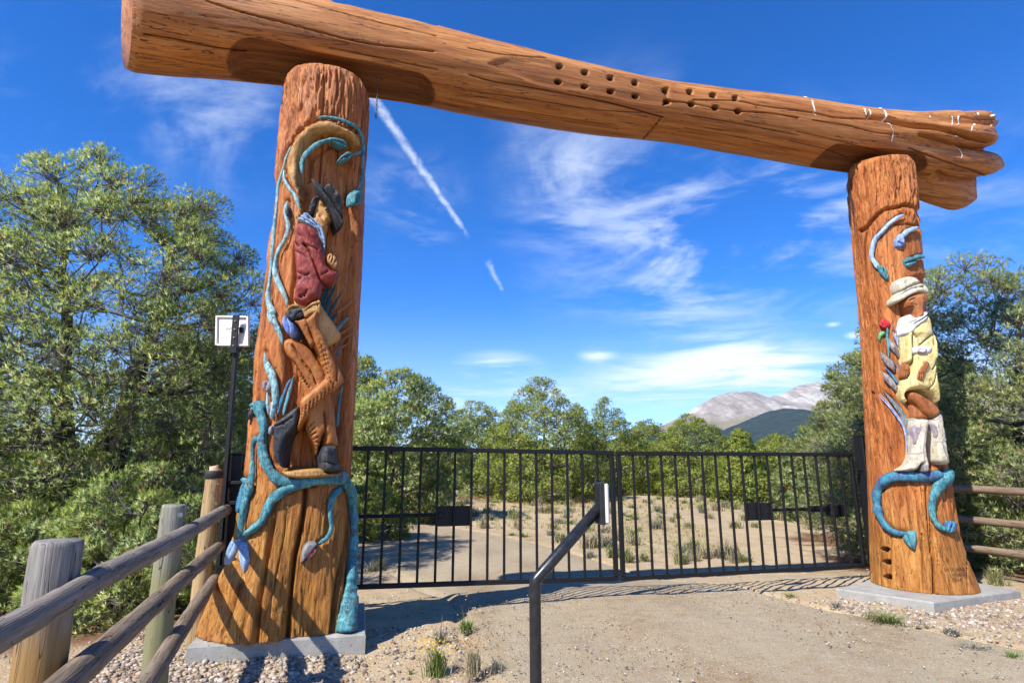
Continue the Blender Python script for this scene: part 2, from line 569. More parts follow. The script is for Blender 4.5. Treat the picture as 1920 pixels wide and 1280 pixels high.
def concrete():
    m, w = material('slab_concrete')
    c = coord(w)
    n = w.noise(c, 6, 6, 0.65); f = w.noise(c, 90, 4, 0.7)
    col = w.ramp(w.math('ADD', w.math('MULTIPLY', n, 0.7), w.math('MULTIPLY', f, 0.3)), [(0.3, (0.24, 0.23, 0.205)), (0.55, (0.35, 0.335, 0.30)), (0.75, (0.46, 0.445, 0.41))])
    pit = w.range(w.noise(c, 45, 2, 0.5), 0.30, 0.36, 0.6, 0.0)
    col = w.mix(pit, col, (0.14, 0.13, 0.12))
    finish(w, col, 0.9, w.math('SUBTRACT', w.math('ADD', n, f), pit), 0.5, 0.008, 0.2)
    return m


def rail_wood(name, base, streak, low=None, rot=(0, 0, 0), grain=(14, 14, 0.8), coordname='Object'):
    m, w = material(name)
    c = coord(w, coordname)
    if any(rot):
        c = w.mapping(c, (1, 1, 1), rot)
    g = w.mapping(c, grain)
    n = w.noise(g, 2.4, 7, 0.65, 0.4)
    f = w.noise(w.mapping(c, tuple(v * 4 for v in grain)), 2.2, 4, 0.7)
    col = w.mix(w.range(w.math('ADD', w.math('MULTIPLY', n, 0.6), w.math('MULTIPLY', f, 0.4)), 0.33, 0.68), streak, base)
    if low is not None:
        sep = w.add('ShaderNodeSeparateXYZ'); w.set(sep, 0, coord(w))
        k = w.range(w.math('ADD', sep.outputs['Z'], w.math('MULTIPLY', w.noise(c, 5, 4, 0.6), 0.35)), low[0], low[1], 1.0, 0.0)
        col = w.mix(k, col, w.mix(n, low[2], tuple(v * 0.55 for v in low[2])))
    ck = w.noise(w.mapping(c, tuple(v * 0.9 for v in grain)), 1.7, 2, 0.5, 0.6)
    line = w.range(w.math('ABSOLUTE', w.math('SUBTRACT', ck, 0.5)), 0.011, 0.0, 0.0, 0.9)
    col = w.mix(line, col, (0.02, 0.018, 0.016))
    h = w.math('SUBTRACT', w.math('ADD', n, w.math('MULTIPLY', f, 0.5)), line)
    finish(w, col, 0.75, h, 0.6, 0.008, 0.25)
    return m


M['concrete'] = concrete()

# ------------------------------------------------------------------ the line of the gateway
G = np.array([0.968, 0.251, 0.0])          # along the gateway, to the right
NF = np.array([0.251, -0.968, 0.0])        # out of its front
C_L = np.array([-2.07, 5.85, 0.0])         # axis of the left post
C_R = np.array([5.25, 7.75, 0.0])          # axis of the right post

# ------------------------------------------------------------------ ground
ROAD_R = catmull(np.array([(8.2, 1.0), (5.6, 4.2), (4.15, 6.2), (3.35, 7.6), (2.75, 9.4), (2.0, 12.0), (0.4, 15.6), (-2.4, 19.4), (-6.5, 21.6), (-14, 23.0), (-30, 24.5)]), n=24)
ROAD_L = catmull(np.array([(-1.2, -3.0), (-0.25, 3.6), (-0.42, 5.2), (-0.62, 6.6), (-0.95, 8.2), (-1.7, 10.0), (-3.3, 12.6), (-6.3, 15.2), (-10.0, 16.8), (-16.5, 18.0), (-30, 19.0)]), n=24)
ROAD_POLY = np.vstack([ROAD_R, ROAD_L[::-1]])


def base_z(x, y):
    x = np.asarray(x, float); y = np.asarray(y, float)
    back = -((x - C_L[0]) * NF[0] + (y - C_L[1]) * NF[1])
    z = -0.34 * smooth(0.5, 3.8, back)
    z = z - 0.035 * np.exp(-((x + 1.05) ** 2 + (y - 5.45) ** 2) / 0.55)
    z = z - 0.03 * np.exp(-((x + 2.2) ** 2 + (y - 4.6) ** 2) / 1.2)
    z = z - 0.01 * np.exp(-((x - 4.6) ** 2 + (y - 6.4) ** 2) / 0.5)
    far = np.hypot(x, y)
    z = z + 0.5 * (fbm(x * 0.045, y * 0.045, octs=3) - 0.5) * smooth(25, 70, far)
    return z


def fine_z(x, y):
    far = np.hypot(x, y)
    return (0.07 * (fbm(x * 0.9, y * 0.9, octs=4) - 0.5) + 0.03 * (fbm(x * 6, y * 6, octs=3) - 0.5)) * smooth(130, 20, far)


def ground_z(x, y):
    x = np.atleast_1d(np.asarray(x, float)); y = np.atleast_1d(np.asarray(y, float))
    z = base_z(x, y) + fine_z(x, y)
    P = np.stack([x, y], -1)
    ins = inside(P, ROAD_POLY)
    road = base_z(x, y) + 0.02
    return np.where(ins, road, z)


def gz(x, y):
    return float(ground_z(x, y)[0])


def soil():
    m, w = material('gravelly_soil')
    c = coord(w)
    big = w.noise(c, 0.35, 5, 0.6, 0.5)
    mid = w.noise(c, 3.5, 6, 0.65)
    peb = w.add('ShaderNodeTexVoronoi', {'feature': 'F1'}); w.set(peb, 'Vector', c); w.set(peb, 'Scale', 42.0)
    peb2 = w.add('ShaderNodeTexVoronoi', {'feature': 'F1'}); w.set(peb2, 'Vector', c); w.set(peb2, 'Scale', 95.0)
    sand = w.ramp(w.math('ADD', w.math('MULTIPLY', big, 0.5), w.math('MULTIPLY', mid, 0.5)), [(0.32, (0.28, 0.185, 0.095)), (0.5, (0.42, 0.31, 0.175)), (0.68, (0.51, 0.405, 0.25))])
    hue = w.add('ShaderNodeSeparateColor'); w.set(hue, 0, peb.outputs['Color'])
    stone = w.ramp(hue.outputs[0], [(0.0, (0.22, 0.19, 0.17)), (0.35, (0.42, 0.36, 0.30)), (0.7, (0.55, 0.49, 0.42)), (1.0, (0.33, 0.21, 0.14))])
    isst = w.math('MULTIPLY', w.range(peb.outputs['Distance'], 0.45, 0.30), w.range(hue.outputs[1], 0.35, 0.5))
    col = w.mix(isst, sand, stone)
    # reddish needle litter under the trees
    litter = attr(w, 'litter')
    lt = w.ramp(w.noise(c, 22, 5, 0.75), [(0.3, (0.06, 0.03, 0.017)), (0.55, (0.17, 0.075, 0.035)), (0.75, (0.27, 0.15, 0.08))])
    col = w.mix(w.math('MULTIPLY', litter, w.range(mid, 0.25, 0.6, 0.55, 1.0)), col, lt)
    # dry and green ground cover far off where blades are too small to see
    h = w.math('ADD', w.math('MULTIPLY', w.math('SUBTRACT', 1.0, peb.outputs['Distance']), 0.6), w.math('MULTIPLY', w.math('SUBTRACT', 1.0, peb2.outputs['Distance']), 0.35))
    h = w.math('ADD', h, w.math('MULTIPLY', mid, 0.5))
    finish(w, col, 0.95, h, 0.75, 0.018, 0.15)
    return m


def road_mat():
    m, w = material('decomposed_granite_road')
    c = coord(w)
    big = w.noise(w.mapping(c, (0.9, 0.35, 1), (0, 0, R(14))), 0.9, 4, 0.6, 0.6)
    mid = w.noise(c, 7, 5, 0.65)
    fin = w.noise(c, 120, 4, 0.75)
    peb = w.add('ShaderNodeTexVoronoi', {'feature': 'F1'}); w.set(peb, 'Vector', c); w.set(peb, 'Scale', 78.0)
    col = w.ramp(w.math('ADD', w.math('MULTIPLY', big, 0.62), w.math('MULTIPLY', mid, 0.38)), [(0.36, (0.33, 0.225, 0.120)), (0.46, (0.41, 0.318, 0.195)), (0.60, (0.47, 0.390, 0.255))])
    hue = w.add('ShaderNodeSeparateColor'); w.set(hue, 0, peb.outputs['Color'])
    stone = w.ramp(hue.outputs[0], [(0.0, (0.13, 0.115, 0.10)), (0.2, (0.30, 0.25, 0.20)), (0.6, (0.46, 0.39, 0.31)), (1.0, (0.62, 0.57, 0.50))])
    isst = w.math('MULTIPLY', w.range(peb.outputs['Distance'], 0.50, 0.30), w.range(hue.outputs[1], 0.42, 0.55))
    col = w.mix(isst, col, stone)
    big_st = w.add('ShaderNodeTexVoronoi', {'feature': 'F1'}); w.set(big_st, 'Vector', c); w.set(big_st, 'Scale', 34.0)
    hb = w.add('ShaderNodeSeparateColor'); w.set(hb, 0, big_st.outputs['Color'])
    isb = w.math('MULTIPLY', w.range(big_st.outputs['Distance'], 0.36, 0.22), w.range(hb.outputs[1], 0.72, 0.80))
    col = w.mix(isb, col, w.ramp(hb.outputs[0], [(0.0, (0.10, 0.09, 0.08)), (0.5, (0.30, 0.25, 0.20)), (1.0, (0.66, 0.62, 0.55))]))
    col = w.mix(w.range(fin, 0.3, 0.7, 0.0, 0.6), col, w.mix(1.0, col, (0.50, 0.47, 0.43), 'MULTIPLY'))
    h = w.math('ADD', w.math('MULTIPLY', w.math('SUBTRACT', 1.0, peb.outputs['Distance']), 0.6), w.math('MULTIPLY', fin, 0.5))
    h = w.math('ADD', h, w.math('MULTIPLY', mid, 0.6))
    finish(w, col, 0.95, h, 0.8, 0.016, 0.15)
    return m


def axis_values(lo, hi, fine_lo, fine_hi, step, growth):
    v = list(np.arange(fine_lo, fine_hi, step))
    s = step
    while v[-1] < hi:
        s *= growth; v.append(v[-1] + s)
    s = step; left = []
    x = fine_lo
    while x > lo:
        s *= growth; x -= s; left.append(x)
    return np.array(left[::-1] + v)


TREE_SPOTS = []      # filled before the ground is built: (x, y, radius) of needle litter


def build_ground():
    xs = axis_values(-8600, 8600, -5.5, 8.5, 0.06, 1.05)
    ys = axis_values(-200, 10600, 2.5, 15.0, 0.06, 1.045)
    xs = xs * np.where(np.abs(xs) > 1000, 9000 / np.abs(xs).max(), 1.0)
    X, Y = np.meshgrid(xs, ys)
    x, y = X.ravel(), Y.ravel()
    z = base_z(x, y) + fine_z(x, y)
    near = (np.abs(x) < 40) & (y < 40)
    ins = np.zeros(len(x), bool)
    ins[near] = inside(np.stack([x[near], y[near]], -1), ROAD_POLY)
    z = np.where(ins, base_z(x, y) - 0.05, z)
    litter = np.zeros(len(x))
    for tx, ty, tr in TREE_SPOTS:
        sel = (np.abs(x - tx) < tr * 1.8) & (np.abs(y - ty) < tr * 1.8)
        d = np.hypot(x[sel] - tx, y[sel] - ty) / tr
        d = d + 0.5 * (vnoise(x[sel] * 2.5, y[sel] * 2.5) - 0.5)
        litter[sel] = np.maximum(litter[sel], smooth(1.15, 0.7, d))
    nx, ny = len(xs), len(ys)
    i = (np.arange(ny - 1)[:, None] * nx + np.arange(nx - 1)[None]).ravel()
    f = np.stack([i, i + 1, i + nx + 1, i + nx], -1)
    mesh_obj('ground', np.stack([x, y, z], -1), f, soil(), attrs={'litter': litter}, kind='structure')


def build_road():
    n = 90
    a, b = ROAD_R, ROAD_L
    # the same number of rows on both sides
    def resample(p, m):
        d = np.concatenate([[0], np.cumsum(np.hypot(*np.diff(p, axis=0).T))])
        # same share of control spans: rows stay matched
        t = np.linspace(0, len(p) - 1, m)
        return np.stack([np.interp(t, np.arange(len(p)), p[:, k]) for k in (0, 1)], -1)
    m = 420
    a, b = resample(a, m), resample(b, m)
    t = np.linspace(0, 1, n)
    wob = lambda p, s: 0.16 * (fbm(p[:, 0] * 1.7 + s, p[:, 1] * 1.7, octs=4) - 0.5)
    dirn = unit(a - b)
    a = a + dirn * wob(a, 3)[:, None]; b = b - dirn * wob(b, 9)[:, None]
    P = b[:, None] * (1 - t)[None, :, None] + a[:, None] * t[None, :, None]
    x, y = P[..., 0].ravel(), P[..., 1].ravel()
    edge = np.tile(np.minimum(t, 1 - t) * 2, m)
    z = base_z(x, y) - 0.045 + 0.075 * smooth(0, 0.12, edge) + 0.035 * smooth(0.1, 0.9, edge)
    ru = np.tile(np.exp(-((t - 0.30) / 0.07) ** 2) + np.exp(-((t - 0.68) / 0.07) ** 2), m)
    z = z - 0.018 * ru + 0.022 * (fbm(x * 1.3, y * 1.3, octs=4) - 0.5) + 0.010 * (fbm(x * 11, y * 11, octs=3) - 0.5)
    i = (np.arange(m - 1)[:, None] * n + np.arange(n - 1)[None]).ravel()
    f = np.stack([i, i + 1, i + n + 1, i + n], -1)
    mesh_obj('gravel_road', np.stack([x, y, z], -1), f, road_mat(), kind='structure')


# ------------------------------------------------------------------ far mountains
def mountain_mat(name, tree_line, soft):
    m, w = material(name)
    c = coord(w)
    sep = w.add('ShaderNodeSeparateXYZ'); w.set(sep, 0, c)
    n = w.noise(c, 0.0022, 7, 0.65, 0.3)
    f = w.noise(c, 0.012, 6, 0.7)
    gul = w.noise(w.mapping(c, (0.006, 0.0008, 0.0012)), 1.0, 6, 0.6, 0.8)
    rock = w.ramp(w.math('ADD', w.math('MULTIPLY', gul, 0.65), w.math('MULTIPLY', f, 0.35)), [(0.36, (0.16, 0.130, 0.105)), (0.50, (0.30, 0.258, 0.21)), (0.60, (0.50, 0.46, 0.41))])
    grass = w.mix(f, (0.17, 0.14, 0.075), (0.24, 0.20, 0.12))
    k = w.math('ADD', sep.outputs['Z'], w.math('MULTIPLY', w.math('SUBTRACT', n, 0.5), soft * 3.2))
    col = w.mix(w.range(k, tree_line + soft * 1.1, tree_line + soft * 1.9), grass, rock)
    wood = w.mix(w.range(f, 0.35, 0.65), (0.010, 0.020, 0.020), (0.028, 0.045, 0.030))
    edge = w.math('ADD', k, w.math('MULTIPLY', w.math('SUBTRACT', f, 0.5), soft * 1.5))
    col = w.mix(w.range(edge, tree_line - soft * 0.12, tree_line + soft * 0.25), wood, col)
    finish(w, col, 1.0, f, 0.4, 12.0, 0.0)
    return m


def ridge_mesh(name, crest_px, dist, y0, y1, mat, rough, seed):
    """a range whose skyline passes through the crest, with slopes, spurs and gullies in front and a back slope"""
    cp = np.array(crest_px, float)
    D = sight(cp[:, 0], cp[:, 1])
    D = EYE + D * (dist / D[:, 1])[:, None]
    xs = np.linspace(D[0, 0] - 200, D[-1, 0] + 200, 260)
    ys = np.linspace(y0, y1, 150)
    crest = np.interp(xs, D[:, 0], D[:, 2])
    X, Y = np.meshgrid(xs, ys)
    crest = np.tile(crest, (len(ys), 1))
    spur = fbm(X / 900 + seed, Y / 2600, octs=4) - 0.5
    yc = dist + 350 * np.sin(X / 700 + seed)
    front = np.clip((Y - y0) / (yc - y0), 0, 1); back = np.clip((y1 - Y) / (y1 - yc), 0, 1)
    s = np.minimum(front, back)
    body = s ** 0.92
    rid = 1 - np.abs(2 * fbm(X / 620 + seed, Y / 1500 + seed, octs=5) - 1)
    z = crest * body + rough * (rid - 0.75) * np.sin(np.clip(s, 0, 1) * math.pi) * crest + rough * 0.6 * spur * crest * np.sin(s * math.pi) - 6
    z = z + 0.035 * crest * (1 - np.abs(2 * fbm(X / 170, Y / 420, octs=4) - 1) - 0.7)
    nx = len(xs)
    i = (np.arange(len(ys) - 1)[:, None] * nx + np.arange(nx - 1)[None]).ravel()
    f = np.stack([i, i + 1, i + nx + 1, i + nx], -1)
    mesh_obj(name, np.stack([X.ravel(), Y.ravel(), z.ravel()], -1), f, mat, kind='structure')


def build_mountains():
    crest = [(1120, 830), (1230, 800), (1275, 777), (1300, 761), (1330, 746), (1368, 735), (1405, 731), (1430, 734), (1455, 739), (1478, 735), (1500, 726),
             (1518, 716), (1545, 711), (1580, 706), (1640, 694), (1700, 690), (1760, 700), (1830, 716), (1920, 742), (2010, 780), (2060, 820)]
    ridge_mesh('mountain', crest, 8000, 5200, 10500, mountain_mat('bare_mountain_rock', 400, 120), 0.25, 1.7)
    hill = [(1300, 846), (1352, 812), (1385, 797), (1430, 780), (1470, 764), (1500, 757), (1540, 760), (1580, 768), (1640, 774), (1720, 770), (1800, 778), (1920, 800), (2060, 828)]
    ridge_mesh('forested_hill', hill, 5200, 3200, 6900, mountain_mat('forested_hill', 640, 70), 0.14, 4.1)


# ------------------------------------------------------------------ totem posts
PHI = np.array([-180.0, -150, -110, -80, -45, -20, 0, 20, 45, 80, 110, 150, 180])


class Post:
    """a log whose radius follows measured outlines on its left and right sides"""
    def __init__(s, c, ztop, left, right, fr, flare):
        s.c = np.asarray(c, float); s.ztop = ztop
        D = np.hypot(s.c[0], s.c[1]); s.D = D
        th0 = math.atan2(s.c[0], s.c[1])
        def side(tab, sgn):
            tab = np.array(tab, float)
            d = sight(tab[:, 0], tab[:, 1])
            ang = np.arctan2(d[:, 0], d[:, 1]) - th0
            r = np.abs(D * np.sin(ang))
            z = EYE[2] + d[:, 2] / np.hypot(d[:, 0], d[:, 1]) * D * np.cos(ang)
            o = np.argsort(z)
            return z[o], r[o]
        s.zl, s.rl = side(left, -1); s.zr, s.rr = side(right, 1)
        s.view = math.degrees(math.atan2(np.dot(-s.c, G), np.dot(-s.c, NF)))   # where the camera stands round the post
        s.fr = np.array(fr, float)         # (z, front radius)
        s.flare = flare

    def radius(s, z, phi):
        """phi in degrees, 0 = gateway front, + = to the right"""
        z = np.asarray(z, float); phi = (np.asarray(phi, float) + 180) % 360 - 180
        rl = np.interp(z, s.zl, s.rl); rr = np.interp(z, s.zr, s.rr)
        rf = np.interp(z, s.fr[:, 0], s.fr[:, 1])
        rb = np.minimum(0.5 * (rl + rr), rf * 1.02)
        pl, pr = s.view - 80, s.view + 80
        keys = [pl - 100, pl - 50, pl, s.view, pr, pr + 50, pr + 100]
        vals = [rb, 0.5 * (rb + rl), rl, rf, rr, 0.5 * (rb + rr), rb]
        q = (phi - (pl - 100)) % 360 + (pl - 100)
        out = np.zeros(np.broadcast(z, phi).shape)
        vals = [np.broadcast_to(v, out.shape) for v in vals]; q = np.broadcast_to(q, out.shape)
        for k in range(len(keys)):
            a = keys[k]; b = keys[k + 1] if k + 1 < len(keys) else keys[0] + 360
            va = vals[k]; vb = vals[(k + 1) % len(keys)]
            m = (q >= a) & (q < b)
            t = (q - a) / (b - a); t = t * t * (3 - 2 * t)
            out = np.where(m, va * (1 - t) + vb * t, out)
        return out + s.flare(z, phi)

    def at(s, z, phi, r):
        p = np.radians(phi)
        return s.c + r[..., None] * (np.cos(p)[..., None] * NF + np.sin(p)[..., None] * G) + np.asarray(z)[..., None] * np.array([0, 0, 1.0])

    def hit(s, px, py, off=0.0):
        """point and outward direction where a sight line meets the surface raised by off"""
        d = sight(px, py)
        dh = d[..., :2]; a = (dh ** 2).sum(-1)
        cd = dh @ s.c[:2]
        r = np.full(d.shape[:-1], 0.5)
        for _ in range(14):
            disc = cd ** 2 - a * (s.D ** 2 - r ** 2)
            t = (cd - np.sqrt(np.maximum(disc, 0))) / a
            P = EYE + d * t[..., None]
            rel = P - s.c
            phi = np.degrees(np.arctan2(rel @ G, rel @ NF))
            r = 0.5 * r + 0.5 * (s.radius(np.clip(P[..., 2], 0, s.ztop), phi) + off)
        rad = rel.copy(); rad[..., 2] = 0
        return P, unit(rad), t


def noflare(z, phi):
    return 0.0 * (np.asarray(z) + np.asarray(phi))


def left_flare(z, phi):
    """three big lobes at the foot, as the root swell was carved"""
    k = smooth(1.25, 0.1, z)
    lobes = 0.035 * np.cos(np.radians((np.asarray(phi) + 25) * 5.0))
    return k * (lobes + 0.015 * np.exp(-((np.asarray(phi) + 20) / 22.0) ** 2))


POST_L = Post(C_L, 5.87,
    [(541, 100), (537, 130), (528, 200), (518, 300), (508, 400), (499, 500), (488, 600), (478, 660), (473, 742), (466, 790), (462, 850), (456, 900), (445, 950), (437, 1000), (421, 1058), (404, 1090), (386, 1140), (360, 1204)],
    [(692, 110), (692, 140), (691, 200), (686, 300), (682, 400), (678, 500), (673, 600), (668, 700), (663, 800), (658, 880), (659, 940), (663, 1000), (667, 1060), (669, 1100), (672, 1180)],
    [(0, 0.50), (0.3, 0.49), (0.8, 0.47), (1.4, 0.46), (3, 0.46), (5.9, 0.43)], left_flare)
POST_R = Post(C_R, 5.85,
    [(1594, 320), (1597, 400), (1602, 480), (1609, 560), (1615, 640), (1618, 700), (1622, 800), (1626, 900), (1629, 1000), (1632, 1090)],
    [(1714, 300), (1718, 340), (1723, 385), (1727, 430), (1732, 500), (1740, 560), (1748, 640), (1757, 720), (1764, 780), (1774, 850), (1784, 900), (1792, 950), (1800, 1000), (1815, 1050), (1840, 1108)],
    [(0, 0.60), (0.3, 0.57), (0.8, 0.52), (1.4, 0.47), (3, 0.45), (5.9, 0.42)], noflare)


def crop(x0, y0, k):
    return lambda pts: [(x0 + p[0] / k, y0 + p[1] / k) + ((p[2] / k,) if len(p) > 2 else ()) for p in pts]


L1 = crop(500, 200, 5.818); L2 = crop(500, 320, 4.573); L3 = crop(480, 540, 5.333); L4 = crop(400, 660, 4.267); L5 = crop(340, 880, 3.368)
R6 = crop(1580, 370, 5.12); R7 = crop(1600, 580, 5.82); R8 = crop(1600, 720, 4.0); R1 = crop(1560, 1000, 4.572)


def post_body(post, name, parent, strokes, niches, tint, seed, holes=(), z0=0.121):
    """the log itself: a fine skin displaced by chisel marks, cut grooves, niches and the post's flat top"""
    v = post.view
    phi = np.concatenate([np.linspace(v - 100, v + 100, 230), np.linspace(v + 100, v + 260, 36)[1:-1]])
    z = np.linspace(z0, post.ztop, 520)
    Z, PH = np.meshgrid(z, phi, indexing='ij')
    r = post.radius(Z, PH)
    P = post.at(Z, PH, r)
    px, py = to_px(P)
    Q = np.stack([px.ravel(), py.ravel()], -1)
    vis = (np.abs(((PH - v) + 180) % 360 - 180) < 98).ravel()
    arc = PH * math.pi / 180 * 0.46
    # chisel texture: short vertical gouges
    g = fbm(arc * 42 + seed + 1.2 * vnoise(arc * 6, Z * 2.5), Z * 5.5 + 0.6 * vnoise(arc * 9, Z * 3), octs=3)
    g2 = fbm(arc * 9 + seed, Z * 1.6, octs=3)
    rough = (0.30 + 0.7 * smooth(0.48, 0.72, fbm(arc * 1.2 + seed, Z * 0.7, octs=2)) + 0.75 * smooth(4.5, 5.2, Z)) * (1.0 if seed < 5 else 0.7)
    g = smooth(0.30, 0.70, g)
    d = (0.034 * (g - 0.62) * rough + 0.022 * (g2 - 0.5)).ravel()
    cut = np.zeros(len(Q))
    for poly, depth, soft in niches:
        poly = catmull(poly, 6, True)
        m = vis & inside(Q, poly)
        dd = seg_dist(Q[m], poly, True)
        d[m] -= depth * smooth(0, soft, dd)
    for path, width, depth in strokes:
        path = catmull(path, 5)
        lo, hi = path.min(0)[:2] - 30, path.max(0)[:2] + 30
        m = vis & (Q > lo).all(1) & (Q < hi).all(1)
        if m.any():
            dd = seg_dist(Q[m], path)
            d[m] -= depth * np.exp(-(dd / (width * 0.62)) ** 2)
    # rounded arris at the top
    top = smooth(post.ztop - 0.10, post.ztop, Z).ravel()
    d = d * (1 - 0.8 * top) - 0.022 * top ** 2
    hole = np.zeros(len(Q))
    for hx, hy, hr in holes:
        dd = np.hypot((Q[:, 0] - hx) / hr, (Q[:, 1] - hy) / (hr * 0.62))
        k = smooth(1.15, 0.8, dd) * vis
        d -= 0.16 * k; hole = np.maximum(hole, smooth(0.98, 0.85, dd) * vis)
    r2 = r + d.reshape(r.shape)
    P = post.at(Z, PH, np.maximum(r2, 0.05)).reshape(-1, 3)
    n = len(phi)
    i = np.arange(len(z) - 1)[:, None] * n; j = np.arange(n); j2 = (j + 1) % n
    f = np.stack([i + j, i + j2, i + n + j2, i + n + j], -1).reshape(-1, 4)
    # the top
    zc = np.array([[post.c[0], post.c[1], post.ztop + 0.22]])
    P = np.vstack([P, zc]); last = (len(z) - 1) * n
    capf = np.stack([last + j, last + j2, np.full(n, len(P) - 1), np.full(n, len(P) - 1)], -1)
    P = np.vstack([P, [[post.c[0], post.c[1], z0]]])
    bot = np.stack([j2, j, np.full(n, len(P) - 1)], -1)
    tn = np.concatenate([tint(Z, PH).ravel(), [0.0, 0.0]])
    o = mesh_obj(name, P, [tuple(q) for q in f.tolist()] + [tuple(q[:3]) for q in capf.tolist()] + [tuple(q) for q in bot.tolist()], M['post'], parent,
                 attrs={'tint': tn, 'hole': np.concatenate([hole, [0, 0]])})
    return o


# ------------------------------------------------------------------ carved relief
def pillow(post, name, poly, H, Rpx, mat, parent, base=0.0, creases=(), bulges=(), step=2.2, rnd=True, lines=(), linecol=(0.25, 0.22, 0.22), tilt=None, seed=0, nrm=None, rough=0.004):
    """a rounded carved form: the outline inflated from the post's face, with folds cut in and swellings added"""
    poly = catmull(poly, step * 1.4, True)[:, :2] if rnd else np.array(poly, float)[:, :2]
    rs = np.random.RandomState(seed + len(poly))
    lo, hi = poly.min(0), poly.max(0)
    gx, gy = np.meshgrid(np.arange(lo[0], hi[0], step), np.arange(lo[1], hi[1], step))
    pts = np.stack([gx.ravel(), gy.ravel()], -1)
    pts[:, 0] += (np.round((pts[:, 1] - lo[1]) / step) % 2) * step * 0.5
    pts = pts[inside(pts, poly)]
    if len(pts):
        pts = pts[seg_dist(pts, poly, True) > step * 0.45]
    allp = np.vstack([poly, pts]) if len(pts) else poly
    n = len(poly)
    res = delaunay_2d_cdt([Vector(p) for p in allp], [], [list(range(n))], 1, 1e-4)
    q = np.array([(v.x, v.y) for v in res[0]])
    tri = [tuple(t) for t in res[2]]
    d = seg_dist(q, poly, True)
    h = base + H * np.sqrt(np.maximum(0, 1 - (1 - np.minimum(d / (Rpx * 0.85), 1)) ** 2))
    line = np.zeros(len(q))
    for path, wd, dep in creases:
        path = catmull(path, 3) if len(path) > 2 else np.array(path, float)
        h -= 1.4 * dep * np.exp(-(seg_dist(q, path) / (wd * 0.55)) ** 1.5)
    for path, wd, amt in bulges:
        path = (catmull(path, 3) if len(path) > 2 else np.array(path, float)) if len(path) > 1 else np.array([path[0], path[0]], float)
        h += amt * np.exp(-(seg_dist(q, path) / wd) ** 2) * np.minimum(d / 3.0, 1)
    for path, wd in lines:
        path = catmull(path, 3) if len(path) > 2 else np.array(path, float)
        line = np.maximum(line, smooth(wd, wd * 0.4, seg_dist(q, path)))
    # chisel facets: each little cell is a plane of its own
    ns = max(4, int(len(q) * step * step / 46))
    sd = q[rs.randint(0, len(q), ns)]
    own = np.argmin(((q[:, None] - sd[None]) ** 2).sum(-1), 1)
    tl = rs.randn(ns, 2) * 0.00028
    h = h + ((q - sd[own]) * tl[own]).sum(1)
    h = h + rough * (fbm(q[:, 0] * 0.22 + seed, q[:, 1] * 0.14, octs=3) - 0.5) * 2
    mid = base + H * 0.55
    P, Nn, t = post.hit(q[:, 0], q[:, 1], mid)
    Nr = Nn if nrm is None else unit(Nn * (1 - nrm) + NF * nrm)
    V = P + Nr * (h - mid)[:, None]
    # skirt: the outline drops back into the log
    used = res[3]
    B = P[:n] + Nr[:n] * (-0.07 - mid)
    ring = list(range(n))
    area = sum(poly[i][0] * poly[(i + 1) % n][1] - poly[(i + 1) % n][0] * poly[i][1] for i in range(n))
    V2 = np.vstack([V, B]); off = len(V)
    faces = []
    for t3 in tri:
        a, b, c = (q[k] for k in t3)
        s = (b[0] - a[0]) * (c[1] - a[1]) - (b[1] - a[1]) * (c[0] - a[0])
        faces.append(t3 if s < 0 else t3[::-1])
    for i in range(n):
        j = (i + 1) % n
        faces.append((i, j, off + j, off + i) if area > 0 else (j, i, off + i, off + j))
    crease_dark = np.zeros(len(q))
    for path, wd, dep in creases:        # colour darkened along every crease
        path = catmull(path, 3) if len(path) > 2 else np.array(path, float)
        crease_dark = np.maximum(crease_dark, 0.62 * smooth(wd * 0.75, wd * 0.2, seg_dist(q, path)))
    lc = np.where((line > crease_dark)[:, None], np.array(linecol), np.array((0.03, 0.018, 0.012)))
    at_ = {'line': np.concatenate([np.maximum(line, crease_dark), np.zeros(n)]), 'linecol': np.vstack([lc, np.tile(np.array((0.03, 0.018, 0.012)), (n, 1))])}
    return mesh_obj(name, V2, faces, mat, parent, attrs=at_)


VINES = []


def vine(post, name, path, mat, parent, sink=0.25, swell=1.0, seed=0, sides=12, lift=0.0, flat=0.9):
    """a carved stem winding over the post's face"""
    p = catmull(path, 2.6)
    w = np.maximum(p[:, 2], 0.8)
    VINES.append(([tuple(q[:2]) for q in path], float(np.median(w)) * 0.5 + 3.2, 0.035 if name == 'vine' else 0.012))
    P, N, t = post.hit(p[:, 0], p[:, 1], 0.02)
    rad = w * 0.5 * t / FPX * swell
    end = np.arange(len(p)); taper = np.minimum(1, 0.35 + np.minimum(end, len(p) - 1 - end) / 4.0)
    rad = rad * taper * 0.94 * (1 + 0.22 * (fbm(end * 0.16 + seed, octs=3) - 0.5) * 2)
    T = unit(np.gradient(P, axis=0) + 1e-9)
    N = unit(N - T * (N * T).sum(1, keepdims=True))
    S = np.cross(T, N)
    a = np.arange(sides) * 2 * math.pi / sides
    Cn = P + N * (rad * (0.9 - 2 * sink) * 0.5 + lift)[:, None]
    tw = 1 + 0.10 * np.cos(3 * a[None] + end[:, None] * 0.13 + seed) + 0.10 * (vnoise(end[:, None] * 0.5 + seed, a[None] * 2.2) - 0.5) * 2
    V = Cn[:, None] + (rad[:, None] * tw)[..., None] * (np.cos(a)[None, :, None] * S[:, None] + flat * np.sin(a)[None, :, None] * N[:, None])
    n = sides
    i = np.arange(len(p) - 1)[:, None] * n; j = np.arange(n); j2 = (j + 1) % n
    q = np.stack([i + j, i + n + j, i + n + j2, i + j2], -1).reshape(-1, 4)
    f = [tuple(r) for r in q.tolist()] + [tuple(range(n)), tuple(reversed(range((len(p) - 1) * n, len(p) * n)))]
    return mesh_obj(name, V.reshape(-1, 3), f, mat, parent)


